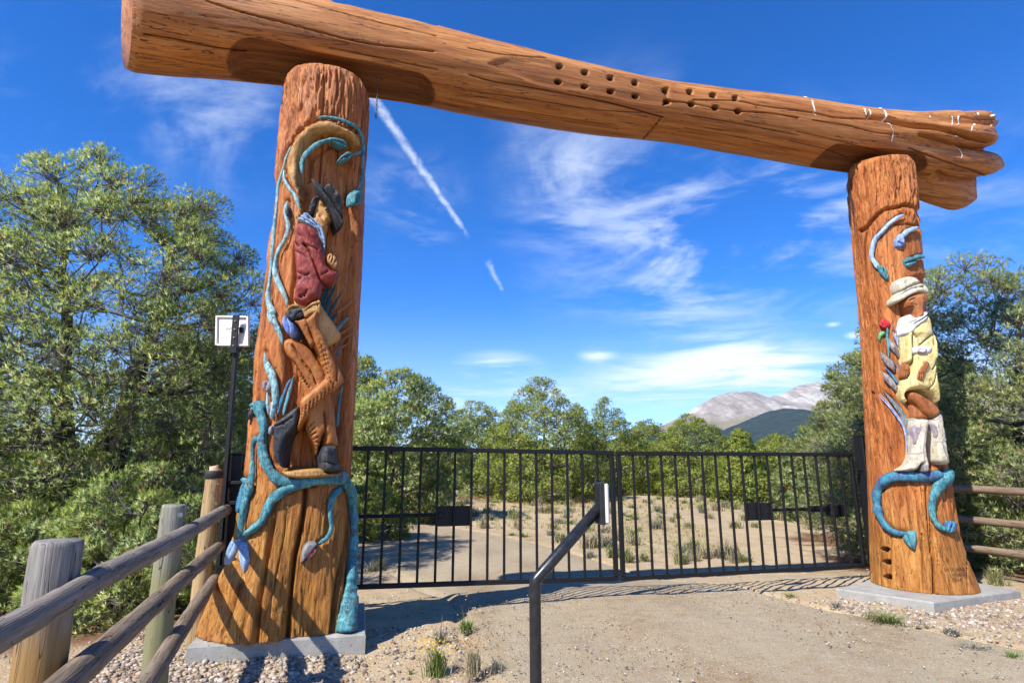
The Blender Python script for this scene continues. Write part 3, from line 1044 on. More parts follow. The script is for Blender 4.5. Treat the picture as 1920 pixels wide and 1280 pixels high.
def build_left_post():
    t = thing('totem_post', C_L + np.array([0, 0, 0.12]), 'left carved log gatepost bearing the black-hatted cowboy in a red jacket', 'totem post')
    p = POST_L
    strokes = [
        (L1([(622, -560), (618, 0), (600, 110), (578, 300), (562, 450), (550, 620), (548, 790)]), 2.0, 0.07),
        # groove behind the arch and down the left border
        (L1([(560, 130), (440, 190), (330, 290), (250, 400), (175, 570), (130, 700), (90, 850), (70, 1000), (45, 1280)]), 4, 0.05),
        ([(508, 420), (503, 520), (494, 600), (484, 665), (478, 720), (474, 760)], 3.5, 0.05),
        # the foot: deep clefts between the root lobes
        (L5([(785, 130), (775, 260), (745, 420), (715, 560), (690, 760), (672, 950), (660, 1130)]), 6, 0.13),
        (L5([(575, 330), (550, 480), (510, 700), (480, 900), (455, 1130)]), 6, 0.13),
        (L5([(1045, 300), (1050, 430), (1010, 640), (975, 820), (950, 1080)]), 6, 0.11),
        (L5([(660, 250), (640, 450), (570, 800), (520, 1110)]), 1.4, 0.05),
        (L5([(420, 470), (390, 640), (350, 800), (250, 1060)]), 1.5, 0.04),
        (L5([(330, 560), (390, 640), (385, 740)]), 3, 0.05),
        (L5([(770, 350), (775, 420)]), 3, 0.03),
    ]
    niches = [
        (L1([(350, 950), (345, 600), (400, 420), (520, 320), (700, 265), (880, 330), (1010, 440), (1020, 700), (1000, 1100), (1010, 1280)]) +
         [(671, 520), (662, 640), (655, 760), (645, 850), (640, 880), (530, 880), (512, 850), (520, 760), (528, 700), (522, 640), (540, 560), (546, 480), (556, 420)], 0.12, 9),
    ]
    tint = lambda Z, PH: smooth(1.9, 0.9, Z + 0.5 * (fbm(PH * 0.05, Z * 0.8) - 0.5))
    VINES.clear()
    # bevelled top
    # arch
    pillow(p, 'arch', L1([(350, 985), (300, 900), (225, 740), (215, 620), (235, 520), (285, 395), (380, 272), (480, 195), (570, 155), (690, 150), (780, 195), (870, 235), (960, 290), (1015, 360), (1025, 420), (1000, 432),
                          (920, 350), (800, 285), (700, 262), (600, 268), (490, 312), (405, 385), (365, 470), (348, 570), (348, 700), (352, 850)]), 0.075, 12, M['arch'], t, base=0.01, step=2.4, nrm=0.2, rough=0.010,
           creases=[(L1([(345, 560), (335, 700), (335, 900)]), 3, 0.02)])
    V = lambda pts, mat='teal', name='vine', **k: vine(p, name, pts, M[mat], t, **k)
    B = lambda pts, mat='teal', H=0.05, Rp=5, name='bud', **k: pillow(p, name, pts, H, Rp, M[mat], t, step=1.8, **k)
    # over the arch and down the right edge
    V(L1([(548, 135, 14), (600, 118, 32), (680, 122, 36), (780, 140, 42), (900, 190, 46), (985, 240, 46), (1032, 320, 44), (1052, 420, 44), (1048, 560, 42), (1045, 700, 44), (1035, 800, 46), (1012, 900, 46), (995, 945, 30)]), seed=1)
    B(L1([(1015, 895), (950, 945), (932, 1020), (950, 1080), (1015, 1062), (1045, 1000), (1042, 930)]), creases=[(L1([(1000, 960), (965, 1070)]), 2, 0.035)])
    V(L1([(1045, 470, 34), (1010, 500, 34), (950, 520, 34), (905, 525, 26)]), seed=2)
    B(L1([(930, 505), (875, 488), (830, 520), (778, 582), (835, 596), (900, 580), (935, 545)]), creases=[(L1([(900, 535), (800, 575)]), 2, 0.035)])
    V(L1([(388, 740, 30), (388, 640, 52), (412, 560, 58), (475, 478, 60), (560, 412, 62), (650, 376, 48), (740, 358, 44), (800, 368, 34)]), seed=3)
    B(L1([(755, 345), (830, 355), (882, 400), (886, 438), (830, 442), (765, 412), (712, 385)]), creases=[(L1([(740, 372), (870, 420)]), 2.2, 0.035)])
    # long pale stem down the left side
    V(L1([(268, 425, 14), (215, 560, 30), (185, 680, 36), (150, 780, 36), (125, 900, 36), (115, 1050, 40), (103, 1190, 38)]) + L2([(78, 400, 34), (65, 520, 36), (52, 680, 34), (40, 840, 34), (24, 980, 36), (14, 1060, 44), (28, 1150, 62), (60, 1230, 70)]) +
      L3([(150, 260, 78), (200, 370, 78), (240, 450, 58), (262, 520, 40), (268, 570, 14)]), 'palevine', seed=4)
    V(L1([(190, 690, 26), (200, 800, 40), (250, 890, 46), (310, 970, 46), (345, 1060, 40), (358, 1130, 16)]), 'palevine', seed=5)
    V(L2([(178, 262, 26), (170, 330, 52), (172, 400, 48), (188, 490, 36), (160, 590, 38), (108, 680, 42), (80, 780, 42), (76, 870, 56), (102, 960, 52), (142, 1040, 46), (170, 1110, 36), (174, 1165, 14)]), 'palevine', seed=6)
    B(L2([(172, 300), (182, 330), (178, 385), (160, 380), (158, 340)]), 'black', 0.012, 2, name='bud_mouth', base=0.055)
    V(L3([(84, 640, 16), (108, 750, 62), (158, 850, 86), (190, 950, 84), (202, 1080, 84), (190, 1180, 70)]) + L4([(487, 400, 52), (478, 480, 46), (466, 545, 20)]), 'palevine', seed=7)
    V(L4([(432, 322, 20), (436, 420, 24), (441, 500, 14)]), 'palevine', seed=8)
    B(L4([(400, 238), (430, 222), (460, 245), (468, 290), (442, 322), (410, 320), (393, 285)]), 'mauve', 0.06, 5, creases=[(L4([(440, 232), (420, 320)]), 2.2, 0.035)])
    # the big snake-headed root
    V(L4([(345, 412, 70), (370, 455, 84), (398, 530, 80), (410, 620, 76), (394, 700, 80), (402, 800, 76), (432, 900, 78), (485, 980, 86), (560, 1028, 84), (680, 1046, 74), (800, 1030, 84), (920, 1020, 92), (1030, 1000, 100), (1062, 1010, 70)]), 'teal', seed=9, swell=1.05)
    B(L4([(292, 425), (335, 388), (388, 392), (400, 450), (352, 470), (310, 465)]), 'teal', 0.06, 5, name='snake_head', creases=[(L4([(295, 440), (350, 440)]), 1.8, 0.03)])
    B(L4([(290, 470), (335, 455), (330, 490), (296, 530), (280, 580), (284, 520)]), 'black', 0.04, 3, name='snake_jaw')
    V(L4([(370, 690, 66), (335, 705, 56), (318, 760, 40), (315, 840, 40), (316, 930, 44), (305, 1020, 62), (290, 1100, 82), (265, 1180, 76), (247, 1270, 68)]) + L5([(408, 215, 52), (388, 310, 52), (376, 390, 44), (368, 432, 36)]), 'teal', seed=10)
    V(L5([(376, 62, 20), (400, 66, 40), (424, 80, 44), (436, 110, 20)]), 'teal', seed=11)
    B(L5([(388, 85), (408, 98), (395, 185), (370, 258), (347, 270), (352, 190)]), 'tealblue', 0.04, 4, name='leaf')
    V(L5([(830, 85, 60), (730, 102, 62), (640, 138, 64), (572, 195, 64), (540, 270, 60), (500, 338, 54), (440, 385, 46), (385, 428, 36)]), 'teal', seed=12)
    B(L5([(372, 432), (315, 448), (290, 510), (262, 602), (292, 604), (332, 530)]), 'scarf', 0.045, 4, name='leaf', rnd=False, creases=[(L5([(350, 450), (275, 595)]), 1.6, 0.02)])
    B(L5([(365, 445), (405, 468), (422, 570), (390, 660), (366, 560)]), 'scarf', 0.045, 4, name='leaf', rnd=False, creases=[(L5([(380, 460), (392, 640)]), 1.6, 0.02)])
    V(L5([(1010, 110, 46), (962, 165, 48), (942, 225, 38), (940, 300, 32), (945, 365, 32), (920, 428, 32), (866, 466, 28)]), 'teal', seed=13)
    B(L5([(852, 455), (800, 460), (765, 502), (755, 592), (792, 580), (840, 540), (862, 490)]), 'budgrey', 0.06, 6, creases=[(L5([(855, 480), (765, 590)]), 2.0, 0.04)],
      )
    B(L5([(846, 492), (820, 520), (785, 555), (790, 562), (835, 535)]), 'rose', 0.012, 2, name='bud_mouth', base=0.045)
    # root trunk at the right
    V(L5([(1020, 60, 70), (1062, 130, 76), (1080, 250, 70), (1084, 400, 62), (1078, 550, 66), (1066, 700, 90), (1052, 850, 120), (1036, 990, 150), (1032, 1030, 150)]), 'teal', seed=14, sides=16)
    # foot ledge
    pillow(p, 'ledge', L4([(545, 945), (600, 948), (740, 934), (870, 930), (900, 960), (1010, 962), (1005, 990), (900, 1000), (700, 1010), (590, 995)]), 0.10, 5, M['arch'], t, base=0.04, step=2)
    # blades of grass behind the rider
    for k, (pts, mat) in enumerate([
        ([(690, 400, 40), (760, 210, 34), (830, 80, 20), (868, 10, 6)], 'darkblade'), ([(665, 330, 44), (720, 150, 38), (775, 20, 26), (800, -60, 8)], 'darkblade'),
        ([(655, 260, 40), (690, 120, 34), (745, -20, 24), (850, -150, 6)], 'darkblade'), ([(650, 180, 30), (680, 60, 28), (740, -80, 18), (820, -170, 6)], 'darkblade'),
        ([(690, 450, 34), (750, 330, 40), (800, 270, 22), (832, 240, 8)], 'darkblade'), ([(730, 520, 30), (800, 430, 40), (880, 335, 36), (930, 285, 8)], 'teal'),
        ([(800, 700, 26), (820, 630, 32), (845, 560, 22), (855, 535, 8)], 'tealblue'), ([(770, 600, 20), (800, 520, 24), (830, 470, 10)], 'darkblade')]):
        V(L3(pts), mat, 'grass_blade', seed=20 + k, sides=8, flat=0.6)
    for k, (pts, mat) in enumerate([([(560, 505, 26), (590, 390, 30), (620, 280, 26), (645, 185, 12)], 'teal'), ([(515, 500, 24), (545, 390, 26), (585, 280, 24), (622, 210, 10)], 'tealblue'),
                                    ([(990, 600, 22), (998, 460, 30), (1012, 350, 28), (1032, 262, 12)], 'teal')]):
        V(L4(pts), mat, 'grass_blade', seed=40 + k, sides=8, flat=0.6)
    for k, pts in enumerate([[(720, 570, 10), (780, 500, 30), (870, 440, 30), (985, 360, 10)], [(815, 255, 10), (850, 215, 26), (920, 165, 26), (985, 95, 8)], [(860, 530, 10), (900, 490, 24), (950, 465, 22), (1000, 440, 8)],
                             [(885, 935, 12), (930, 830, 22), (965, 700, 20), (985, 610, 8)], [(845, 380, 8), (900, 330, 18), (985, 250, 6)], [(760, 700, 8), (850, 600, 20), (940, 540, 8)]]):
        V(L3(pts), 'leather', 'wood_strand', seed=50 + k, sides=8, flat=0.6)
    # ---- the cowboy: one carved body with his clothes as pieces of it
    body = pillow(p, 'carved_cowboy', L2([(430, 248), (462, 236), (505, 270), (540, 325), (556, 370), (553, 395), (564, 428), (545, 442), (540, 465), (530, 480), (528, 505), (505, 528), (490, 560), (500, 690), (520, 820), (470, 1000), (460, 1120),
                                          (640, 1400), (560, 1500), (400, 1500), (230, 1150), (250, 900), (240, 600), (300, 450), (385, 400), (395, 350)]), 0.10, 14, M['skin'], t, base=0.0, step=2.2,
                  bulges=[(L2([(468, 268), (472, 295)]), 3.2, 0.028), (L2([(520, 340), (548, 415)]), 3.0, 0.012), (L2([(490, 430), (505, 470)]), 5, 0.015)],
                  creases=[(L2([(468, 275), (470, 290)]), 1.2, 0.03), (L2([(512, 350), (536, 344)]), 1.3, 0.02), (L2([(530, 458), (512, 462)]), 1.2, 0.02), (L2([(500, 330), (545, 322)]), 1.0, 0.012), (L2([(460, 400), (480, 440), (500, 500)]), 1.5, 0.014)])
    F = lambda nm, pts, H, Rp, mat, **k: pillow(p, nm, pts, H, Rp, M[mat], body, **k)
    F('eye', L2([(508, 352), (520, 343), (538, 345), (532, 356), (518, 360)]), 0.012, 2, 'black', base=0.098, step=1.2)
    F('eyebrow', L2([(500, 330), (520, 322), (546, 326), (546, 333), (520, 331), (502, 337)]), 0.014, 2, 'black', base=0.10, step=1.2)
    F('mouth', L2([(514, 462), (530, 455), (546, 452), (544, 459), (530, 463), (516, 468)]), 0.010, 2, 'mouth', base=0.080, step=1.2)
    F('hair', L2([(356, 365), (362, 300), (390, 240), (425, 215), (465, 215), (505, 245), (480, 250), (445, 252), (428, 275), (425, 310), (408, 330), (400, 362), (375, 372)]), 0.055, 6, 'black', base=0.075, step=1.8,
      creases=[(L2([(380, 300), (372, 350)]), 1.0, 0.012), (L2([(395, 270), (388, 345)]), 1.0, 0.012), (L2([(420, 240), (402, 300)]), 1.0, 0.012), (L2([(445, 228), (420, 262)]), 1.0, 0.012)])
    F('hat', L2([(372, 55), (392, 62), (430, 92), (470, 118), (492, 132), (515, 120), (542, 118), (572, 145), (600, 182), (632, 230), (645, 270), (650, 330), (662, 400), (660, 465), (640, 498), (622, 488), (590, 430), (560, 372), (520, 310), (485, 262), (440, 215), (412, 175), (390, 120)]),
      0.11, 9, 'black', base=0.09, step=1.9, bulges=[(L2([(540, 160), (600, 240)]), 8, 0.05), (L2([(400, 110), (470, 200), (560, 330), (640, 480)]), 4, 0.03)],
      creases=[(L2([(492, 135), (500, 190), (560, 290), (640, 420)]), 2.6, 0.05), (L2([(548, 150), (580, 220)]), 2, 0.03)])
    F('neckerchief', L2([(268, 412), (300, 375), (325, 360), (350, 360), (400, 405), (450, 448), (490, 505), (505, 590), (502, 690), (488, 660), (465, 600), (440, 528), (400, 488), (335, 452), (285, 432)]), 0.06, 5, 'scarf', base=0.085, step=1.8,
      creases=[(L2([(310, 375), (340, 440)]), 1.3, 0.03), (L2([(335, 365), (385, 460)]), 1.3, 0.02), (L2([(360, 400), (440, 480), (490, 640)]), 1.5, 0.03), (L2([(290, 400), (360, 440), (420, 480)]), 1.2, 0.02)])
    F('jacket', L2([(252, 470), (285, 442), (340, 452), (400, 488), (440, 530), (465, 600), (488, 665), (505, 720), (515, 790), (545, 832), (580, 856), (614, 838), (612, 900), (592, 955), (545, 985), (490, 992), (470, 1060), (458, 1105), (415, 1118), (340, 1158),
                    (290, 1150), (228, 1118), (225, 1070), (240, 990), (247, 890), (236, 760), (228, 650), (234, 555)]), 0.10, 15, 'red', base=0.075, step=2.2,
      creases=[(L2([(330, 640), (380, 720), (420, 830), (470, 960), (540, 985)]), 2.6, 0.045), (L2([(255, 625), (285, 660)]), 2.2, 0.04), (L2([(320, 645), (380, 665), (440, 695)]), 1.6, 0.03), (L2([(275, 875), (340, 905), (370, 890)]), 1.8, 0.03),
               (L2([(290, 1085), (330, 1070), (355, 1040)]), 2.0, 0.045), (L2([(300, 1100), (345, 1080)]), 1.6, 0.035), (L2([(275, 940), (300, 930)]), 1.8, 0.03), (L2([(345, 470), (385, 560), (420, 600)]), 1.5, 0.025), (L2([(245, 690), (300, 720), (360, 760)]), 1.6, 0.02),
               (L2([(280, 560), (340, 590), (400, 650)]), 1.0, 0.012), (L2([(470, 905), (520, 880)]), 1.5, 0.02)],
      bulges=[(L2([(330, 520), (400, 680), (480, 860), (560, 920)]), 9, 0.035), (L2([(300, 1000), (400, 1060)]), 12, 0.02)])
    F('hand', L2([(518, 775), (522, 730), (540, 706), (562, 712), (598, 745), (612, 785), (604, 815), (580, 840), (558, 826), (535, 800)]), 0.055, 6, 'skin', base=0.12, step=1.6,
      creases=[(L2([(545, 725), (532, 775)]), 1.0, 0.03), (L2([(568, 738), (550, 795)]), 1.0, 0.03), (L2([(592, 762), (568, 818)]), 1.0, 0.03), (L2([(530, 745), (560, 735)]), 0.9, 0.015)])
    # trousers, the standing leg first, then the crossed leg in front of it
    F('standing_leg', [(534, 637), (553, 634), (581, 654), (600, 680), (611, 699), (618, 725), (628, 772), (631, 805), (634, 836), (608, 836), (607, 815), (596, 850), (590, 840), (573, 805), (572, 770), (566, 725), (555, 690), (538, 668), (531, 652)], 0.10, 13, 'leather', base=0.03, step=2.2,
      creases=[(L3([(380, 580), (460, 720), (560, 860), (600, 960)]), 2.0, 0.04), (L4([(880, 480), (890, 600), (885, 720)]), 2, 0.04)] + [(L3([(330 + i * 22, 690 + i * 36), (410 + i * 18, 760 + i * 34)]), 1.2, 0.03) for i in range(8)] +
              [(L4([(750 + i * 14, 620 + i * 26), (800 + i * 10, 560 + i * 40)]), 1.2, 0.03) for i in range(7)])
    F('crossed_leg', [(550, 602), (560, 600), (570, 598), (584, 585), (596, 565), (600, 566), (600, 590), (600, 612), (611, 632), (622, 660), (639, 692), (646, 712), (642, 721), (613, 747), (590, 768), (572, 790), (559, 806), (556, 803), (561, 775), (561, 750), (585, 727), (607, 709), (608, 695), (598, 668), (586, 645), (578, 622), (564, 606)], 0.105, 14, 'leather', base=0.085, step=2.1,
      creases=[(L3([(630 + i * 9, 560 + i * 42), (690 + i * 8, 640 + i * 40)]), 1.1, 0.022) for i in range(9)] + [(L3([(760 - i * 36, 960 + i * 30), (745 - i * 36, 1060 + i * 30)]), 1.1, 0.024) for i in range(9)] +
              [(L3([(640, 380), (720, 560), (790, 760), (790, 930)]), 1.8, 0.03), (L3([(690, 900), (560, 1010), (440, 1110)]), 1.6, 0.02)])
    F('waistband', L3([(305, 225), (330, 180), (375, 155), (430, 178), (480, 200), (545, 150), (600, 125), (645, 125), (645, 265), (600, 250), (540, 270), (500, 300), (480, 285), (440, 200), (380, 195), (330, 225)]), 0.04, 4, 'arch', base=0.14, step=1.8,
      creases=[(L3([(510, 215), (560, 180), (630, 160)]), 1.2, 0.025)] + [(L3([(500 + i * 18, 205 - i * 8), (508 + i * 18, 232 - i * 8)]), 0.9, 0.02) for i in range(7)])
    F('pocket_flap', L3([(378, 325), (430, 318), (490, 300), (520, 340), (535, 420), (560, 490), (585, 540), (570, 570), (540, 575), (520, 540), (470, 450), (420, 370)]), 0.04, 5, 'leather', base=0.15, step=1.9)
    F('blue_cuff', L3([(272, 285), (300, 272), (335, 310), (375, 350), (402, 400), (392, 455), (350, 490), (305, 455), (272, 395), (258, 335)]), 0.08, 9, 'denim', base=0.09, step=1.9, creases=[(L3([(300, 300), (340, 380), (345, 480)]), 1.5, 0.02)])
    F('glove', L3([(292, 250), (335, 206), (400, 195), (445, 185), (480, 212), (498, 268), (460, 300), (410, 312), (370, 322), (325, 318), (295, 285)]), 0.06, 7, 'black', base=0.12, step=1.8,
      creases=[(L3([(400, 290), (430, 250), (480, 235)]), 1.4, 0.03), (L3([(415, 300), (445, 270), (485, 260)]), 1.2, 0.02), (L3([(340, 220), (360, 270)]), 1.4, 0.02)])
    F('raised_boot', L4([(672, 432), (692, 440), (694, 500), (688, 545), (668, 602), (600, 680), (570, 760), (556, 840), (550, 922), (530, 915), (500, 860), (476, 800), (474, 700), (482, 640), (478, 600), (490, 560), (560, 512), (620, 462)]), 0.085, 10, 'black', base=0.06, step=2.0,
      creases=[(L4([(490, 600), (560, 575), (640, 520)]), 2, 0.02), (L4([(482, 650), (490, 780), (530, 890)]), 1.4, 0.03), (L4([(560, 560), (600, 620)]), 1.6, 0.02)])
    F('boot_heel', L4([(446, 600), (480, 572), (490, 600), (480, 662), (446, 664)]), 0.06, 4, 'budgrey', base=0.05, step=1.8, rnd=False)
    F('planted_boot', L4([(882, 760), (925, 744), (985, 755), (992, 850), (1015, 900), (1042, 952), (1020, 966), (950, 962), (892, 950), (872, 890), (862, 825)]), 0.10, 11, 'black', base=0.11, step=2.0, creases=[(L4([(868, 880), (920, 885), (960, 900)]), 1.5, 0.03)])
    post_body(p, 'log', t, strokes + VINES, niches, tint, 3.0)
    return t


def build_right_post():
    t = thing('totem_post', C_R + np.array([0, 0, 0.10]), 'right carved log gatepost bearing the woman in a yellow dress and pale hat', 'totem post')
    p = POST_R
    strokes = [
        (R6([(170, 325), (230, 285), (300, 205), (380, 135), (450, 105), (540, 90), (610, 72), (690, 100), (760, 185)]), 5, 0.08),
        (R6([(475, 262), (600, 255), (730, 268)]), 2.5, 0.05),
        (R6([(240, 300), (215, 450), (215, 600), (230, 800), (245, 1000), (262, 1200)]) + R7([(190, 200), (205, 450), (215, 700), (222, 1000)]) + R8([(142, 60), (156, 200), (166, 350), (170, 540)]), 2.6, 0.06),
        ([(1677, 300), (1682, 340), (1685, 395), (1688, 430)], 1.2, 0.04), ([(1642, 300), (1644, 345), (1643, 385)], 1.0, 0.03),
        (R1([(500, 20), (500, 180), (495, 330), (495, 495)]), 1.6, 0.06), (R1([(410, 30), (412, 300), (408, 490)]), 0.9, 0.03), (R1([(770, 0), (775, 200), (782, 510)]), 1.6, 0.06),
        (R1([(850, -250), (855, 0), (868, 250), (875, 520)]), 3.0, 0.10), (R1([(565, 30), (560, 300)]), 0.8, 0.02), (R1([(905, 60), (908, 300)]), 0.8, 0.02),
        (R8([(470, 800), (490, 1000), (505, 1250)]), 1.2, 0.04), (R8([(320, 1120), (318, 1260)]), 1.0, 0.03), (R8([(545, 780), (560, 1000), (580, 1260)]), 2.5, 0.08),
        (R1([(1150, 60), (1160, 260), (1172, 520)]), 2.0, 0.03),
    ]
    niches = [(R6([(560, 830), (540, 1000), (570, 1280)]) + R7([(545, 250), (540, 600), (530, 760), (560, 1010), (620, 1100)]) + R8([(440, 250), (430, 420), (420, 560), (480, 640), (600, 640), (700, 600), (690, 420), (670, 200)]) +
               [(1764, 740), (1758, 640), (1748, 560), (1738, 520), (1720, 512)], 0.05, 8)]
    tint = lambda Z, PH: 0.75 * smooth(1.5, 0.5, Z + 0.4 * (fbm(PH * 0.05, Z * 0.8) - 0.5))
    VINES.clear()
    V = lambda pts, mat='tealblue', name='vine', **k: vine(p, name, pts, M[mat], t, **k)
    B = lambda pts, mat='tealblue', H=0.05, Rp=4, name='bud', **k: pillow(p, name, pts, H, Rp, M[mat], t, step=1.5, **k)
    V(R6([(588, 165, 16), (520, 200, 30), (440, 262, 34), (378, 332, 36), (312, 402, 40), (282, 500, 40), (280, 580, 38), (318, 640, 42), (355, 690, 56)]), 'scarf', seed=61, swell=1.15)
    B(R6([(318, 648), (370, 648), (425, 688), (445, 750), (432, 800), (392, 772), (345, 722)]), 'teal', 0.06, 5, creases=[(R6([(390, 690), (425, 790)]), 1.6, 0.04)])
    V(R6([(725, 285, 26), (655, 315, 42), (605, 340, 46), (575, 385, 54)]), 'scarf', seed=62, swell=1.1)
    B(R6([(560, 345), (590, 375), (596, 440), (588, 470), (545, 482), (510, 472), (498, 420), (528, 375)]), 'denim', 0.055, 5, creases=[(R6([(530, 430), (590, 460)]), 1.6, 0.04)])
    V(R6([(785, 575, 34), (730, 572, 40), (670, 588, 46)]), 'teal', seed=63, swell=1.1)
    B(R6([(590, 602), (640, 568), (712, 575), (708, 628), (645, 670), (603, 650)]), 'teal', 0.055, 5, creases=[(R6([(605, 632), (700, 605)]), 1.8, 0.045)])
    # roots below the boots
    V(R8([(660, 668, 60), (600, 690, 70), (520, 692, 70), (440, 690, 72), (320, 695, 74), (235, 728, 72), (186, 795, 62), (180, 880, 56), (196, 965, 54), (230, 1040, 48), (285, 1095, 42), (350, 1116, 34), (400, 1116, 26)]), 'tealblue', seed=64, swell=1.12)
    B(R8([(362, 1150), (400, 1102), (468, 1094), (479, 1160), (462, 1256), (405, 1212)]), 'teal', 0.05, 6, name='leaf', rnd=False, creases=[(R8([(400, 1120), (455, 1245)]), 1.6, 0.02)])
    V(R8([(690, 630, 80), (700, 690, 92), (640, 755, 84), (598, 840, 56), (588, 930, 46), (604, 1010, 44), (650, 1070, 40), (700, 1092, 36)]), 'teal', seed=65, swell=1.1)
    B(R8([(702, 1040), (730, 1020), (765, 1030), (775, 1068), (748, 1112), (700, 1108)]), 'tealblue', 0.06, 5, creases=[(R8([(740, 1025), (715, 1100)]), 1.8, 0.04)])
    # rose
    V(R7([(372, 190, 26), (370, 300, 24), (384, 400, 24), (386, 530, 12)]), 'teal', 'rose_stem', seed=66, swell=1.1)
    B(R7([(275, 160), (300, 108), (350, 96), (400, 130), (405, 172), (362, 212), (320, 208), (285, 185)]), 'rose', 0.07, 6, name='rose', creases=[(R7([(340, 100), (360, 150), (370, 205)]), 1.5, 0.03), (R7([(290, 140), (330, 180)]), 1.2, 0.02)])
    B(R7([(262, 290), (288, 242), (335, 236), (352, 268), (312, 300), (288, 352), (268, 325)]), 'leafgreen', 0.04, 4, name='leaf')
    # plumes and blades
    for k, (pts, mat) in enumerate([([(392, 320, 20), (430, 400, 62), (480, 490, 50), (525, 550, 10)], 'feather'), ([(290, 460, 12), (340, 530, 62), (410, 610, 66), (455, 690, 16)], 'feather'), ([(312, 675, 14), (365, 745, 60), (430, 820, 66), (492, 905, 14)], 'feather'),
                                    ([(425, 165, 10), (480, 270, 22), (505, 400, 22), (515, 470, 8)], 'feather'), ([(430, 245, 10), (470, 330, 22), (500, 420, 8)], 'denim'), ([(505, 540, 10), (525, 620, 24), (535, 690, 10)], 'denim'),
                                    ([(340, 625, 10), (400, 690, 22), (470, 780, 22), (520, 850, 8)], 'tealblue'), ([(430, 560, 8), (480, 620, 18), (500, 720, 8)], 'feather')]):
        V(R7(pts), mat, 'plume', seed=70 + k, sides=8, flat=0.5, swell=1.1)
    for k, (dx, mat) in enumerate([(0, 'feather'), (22, 'teal'), (40, 'leather'), (58, 'tealblue'), (-18, 'mauve'), (-30, 'denim'), (78, 'teal')]):
        V(R8([(215 + dx * 0.9, 40 + abs(dx) * 0.6 + k * 4, 5), (300 + dx * 0.7, 150 + k * 6, 13), (372 + dx * 0.45, 270 + k * 4, 13), (400 + dx * 0.3, 380, 11), (408 + dx * 0.12, 560 - abs(dx), 5)]), mat, 'grass_blade', seed=80 + k, sides=7, flat=0.6)
    # ---- the woman
    body = pillow(p, 'carved_woman', R6([(620, 990), (650, 955), (740, 920), (800, 930), (806, 980), (772, 1048), (775, 1110), (770, 1160), (700, 1165), (690, 1120), (665, 1070), (632, 1040)]), 0.11, 9, M['darkskin'], t, base=0.085, step=1.5, nrm=0.5,
                  creases=[(R6([(660, 965), (700, 955)]), 1.0, 0.02), (R6([(640, 1030), (690, 1040)]), 1.0, 0.025), (R6([(660, 1000), (650, 1020)]), 1.0, 0.015), (R6([(760, 940), (775, 965)]), 1.2, 0.02)], bulges=[(R6([(768, 945), (775, 968)]), 2.4, 0.02), (R6([(632, 1000), (640, 1015)]), 2.2, 0.02)])
    F = lambda nm, pts, H, Rp, mat, **k: pillow(p, nm, pts, H, Rp, M[mat], body, **{'step': 1.6, 'nrm': 0.45, **k})
    F('eye', R6([(655, 972), (675, 962), (705, 958), (700, 968), (678, 974), (660, 980)]), 0.012, 2, 'black', base=0.185, step=1.2)
    F('mouth', R6([(640, 1034), (660, 1030), (690, 1036), (688, 1044), (662, 1040), (645, 1042)]), 0.012, 2, 'mouth', base=0.175, step=1.2)
    F('ear', R6([(758, 935), (775, 928), (790, 940), (786, 965), (772, 980), (762, 965)]), 0.03, 4, 'darkskin', base=0.18, step=1.2)
    F('hat_crown', R6([(520, 835), (540, 790), (585, 765), (640, 755), (705, 775), (738, 825), (650, 860), (570, 905), (530, 892)]), 0.10, 8, 'cream', base=0.08, creases=[(R6([(580, 800), (605, 880)]), 1.4, 0.02)])
    F('hat_brim', R6([(468, 992), (500, 950), (560, 895), (650, 845), (738, 822), (795, 850), (818, 895), (815, 932), (740, 912), (655, 942), (585, 982), (492, 1022)]), 0.07, 5, 'cream', base=0.085, creases=[(R6([(540, 940), (650, 880), (760, 860)]), 1.3, 0.02)])
    F('dress', R7([(552, 230), (600, 180), (680, 130), (790, 60), (835, 110), (856, 200), (884, 340), (896, 480), (900, 600), (916, 750), (940, 880), (942, 1020), (915, 990), (860, 925), (790, 885), (700, 872), (600, 890), (562, 935), (600, 1012), (560, 990), (528, 930), (522, 870), (540, 800), (600, 720),
                    (600, 610), (556, 570), (552, 420), (546, 300)]), 0.105, 10, 'yellow', base=0.055, step=1.8,
      creases=[(R7([(620, 300), (640, 420), (630, 560), (610, 640)]), 3.0, 0.07), (R7([(620, 260), (680, 330), (700, 400)]), 2.0, 0.04), (R7([(700, 400), (770, 330), (830, 280)]), 2.2, 0.035), (R7([(835, 180), (845, 320), (850, 400)]), 2.0, 0.05), (R7([(880, 660), (860, 780), (820, 850), (760, 880)]), 1.6, 0.035), (R7([(805, 770), (815, 900)]), 0.9, 0.02), (R7([(895, 540), (850, 640), (830, 660)]), 2.0, 0.04)],
      bulges=[(R7([(740, 240), (750, 250)]), 9, 0.03), (R7([(660, 250), (665, 255)]), 6, 0.03), (R7([(580, 280), (582, 540)]), 5, 0.03), (R7([(868, 300), (872, 520)]), 5, 0.03), (R7([(700, 640), (650, 820)]), 14, 0.03)])
    F('shawl', R7([(550, 235), (575, 110), (620, 52), (660, 75), (690, 85), (790, 20), (816, 55), (800, 105), (710, 180), (650, 250), (600, 275), (565, 268)]), 0.06, 7, 'white', base=0.13, creases=[(R7([(650, 160), (740, 110), (805, 60)]), 1.6, 0.04), (R7([(600, 150), (680, 120)]), 1.3, 0.02)])
    F('belt', R7([(655, 418), (750, 405), (852, 402), (858, 432), (832, 470), (740, 478), (660, 474)]), 0.03, 5, 'white', base=0.155)
    F('buckle', R7([(695, 448), (712, 425), (750, 418), (792, 425), (808, 448), (790, 472), (750, 480), (712, 474)]), 0.02, 3, 'mauve', base=0.175)
    F('buckle_plate', R7([(706, 449), (720, 432), (750, 426), (784, 432), (797, 449), (782, 466), (750, 472), (720, 466)]), 0.012, 2.5, 'white', base=0.185)
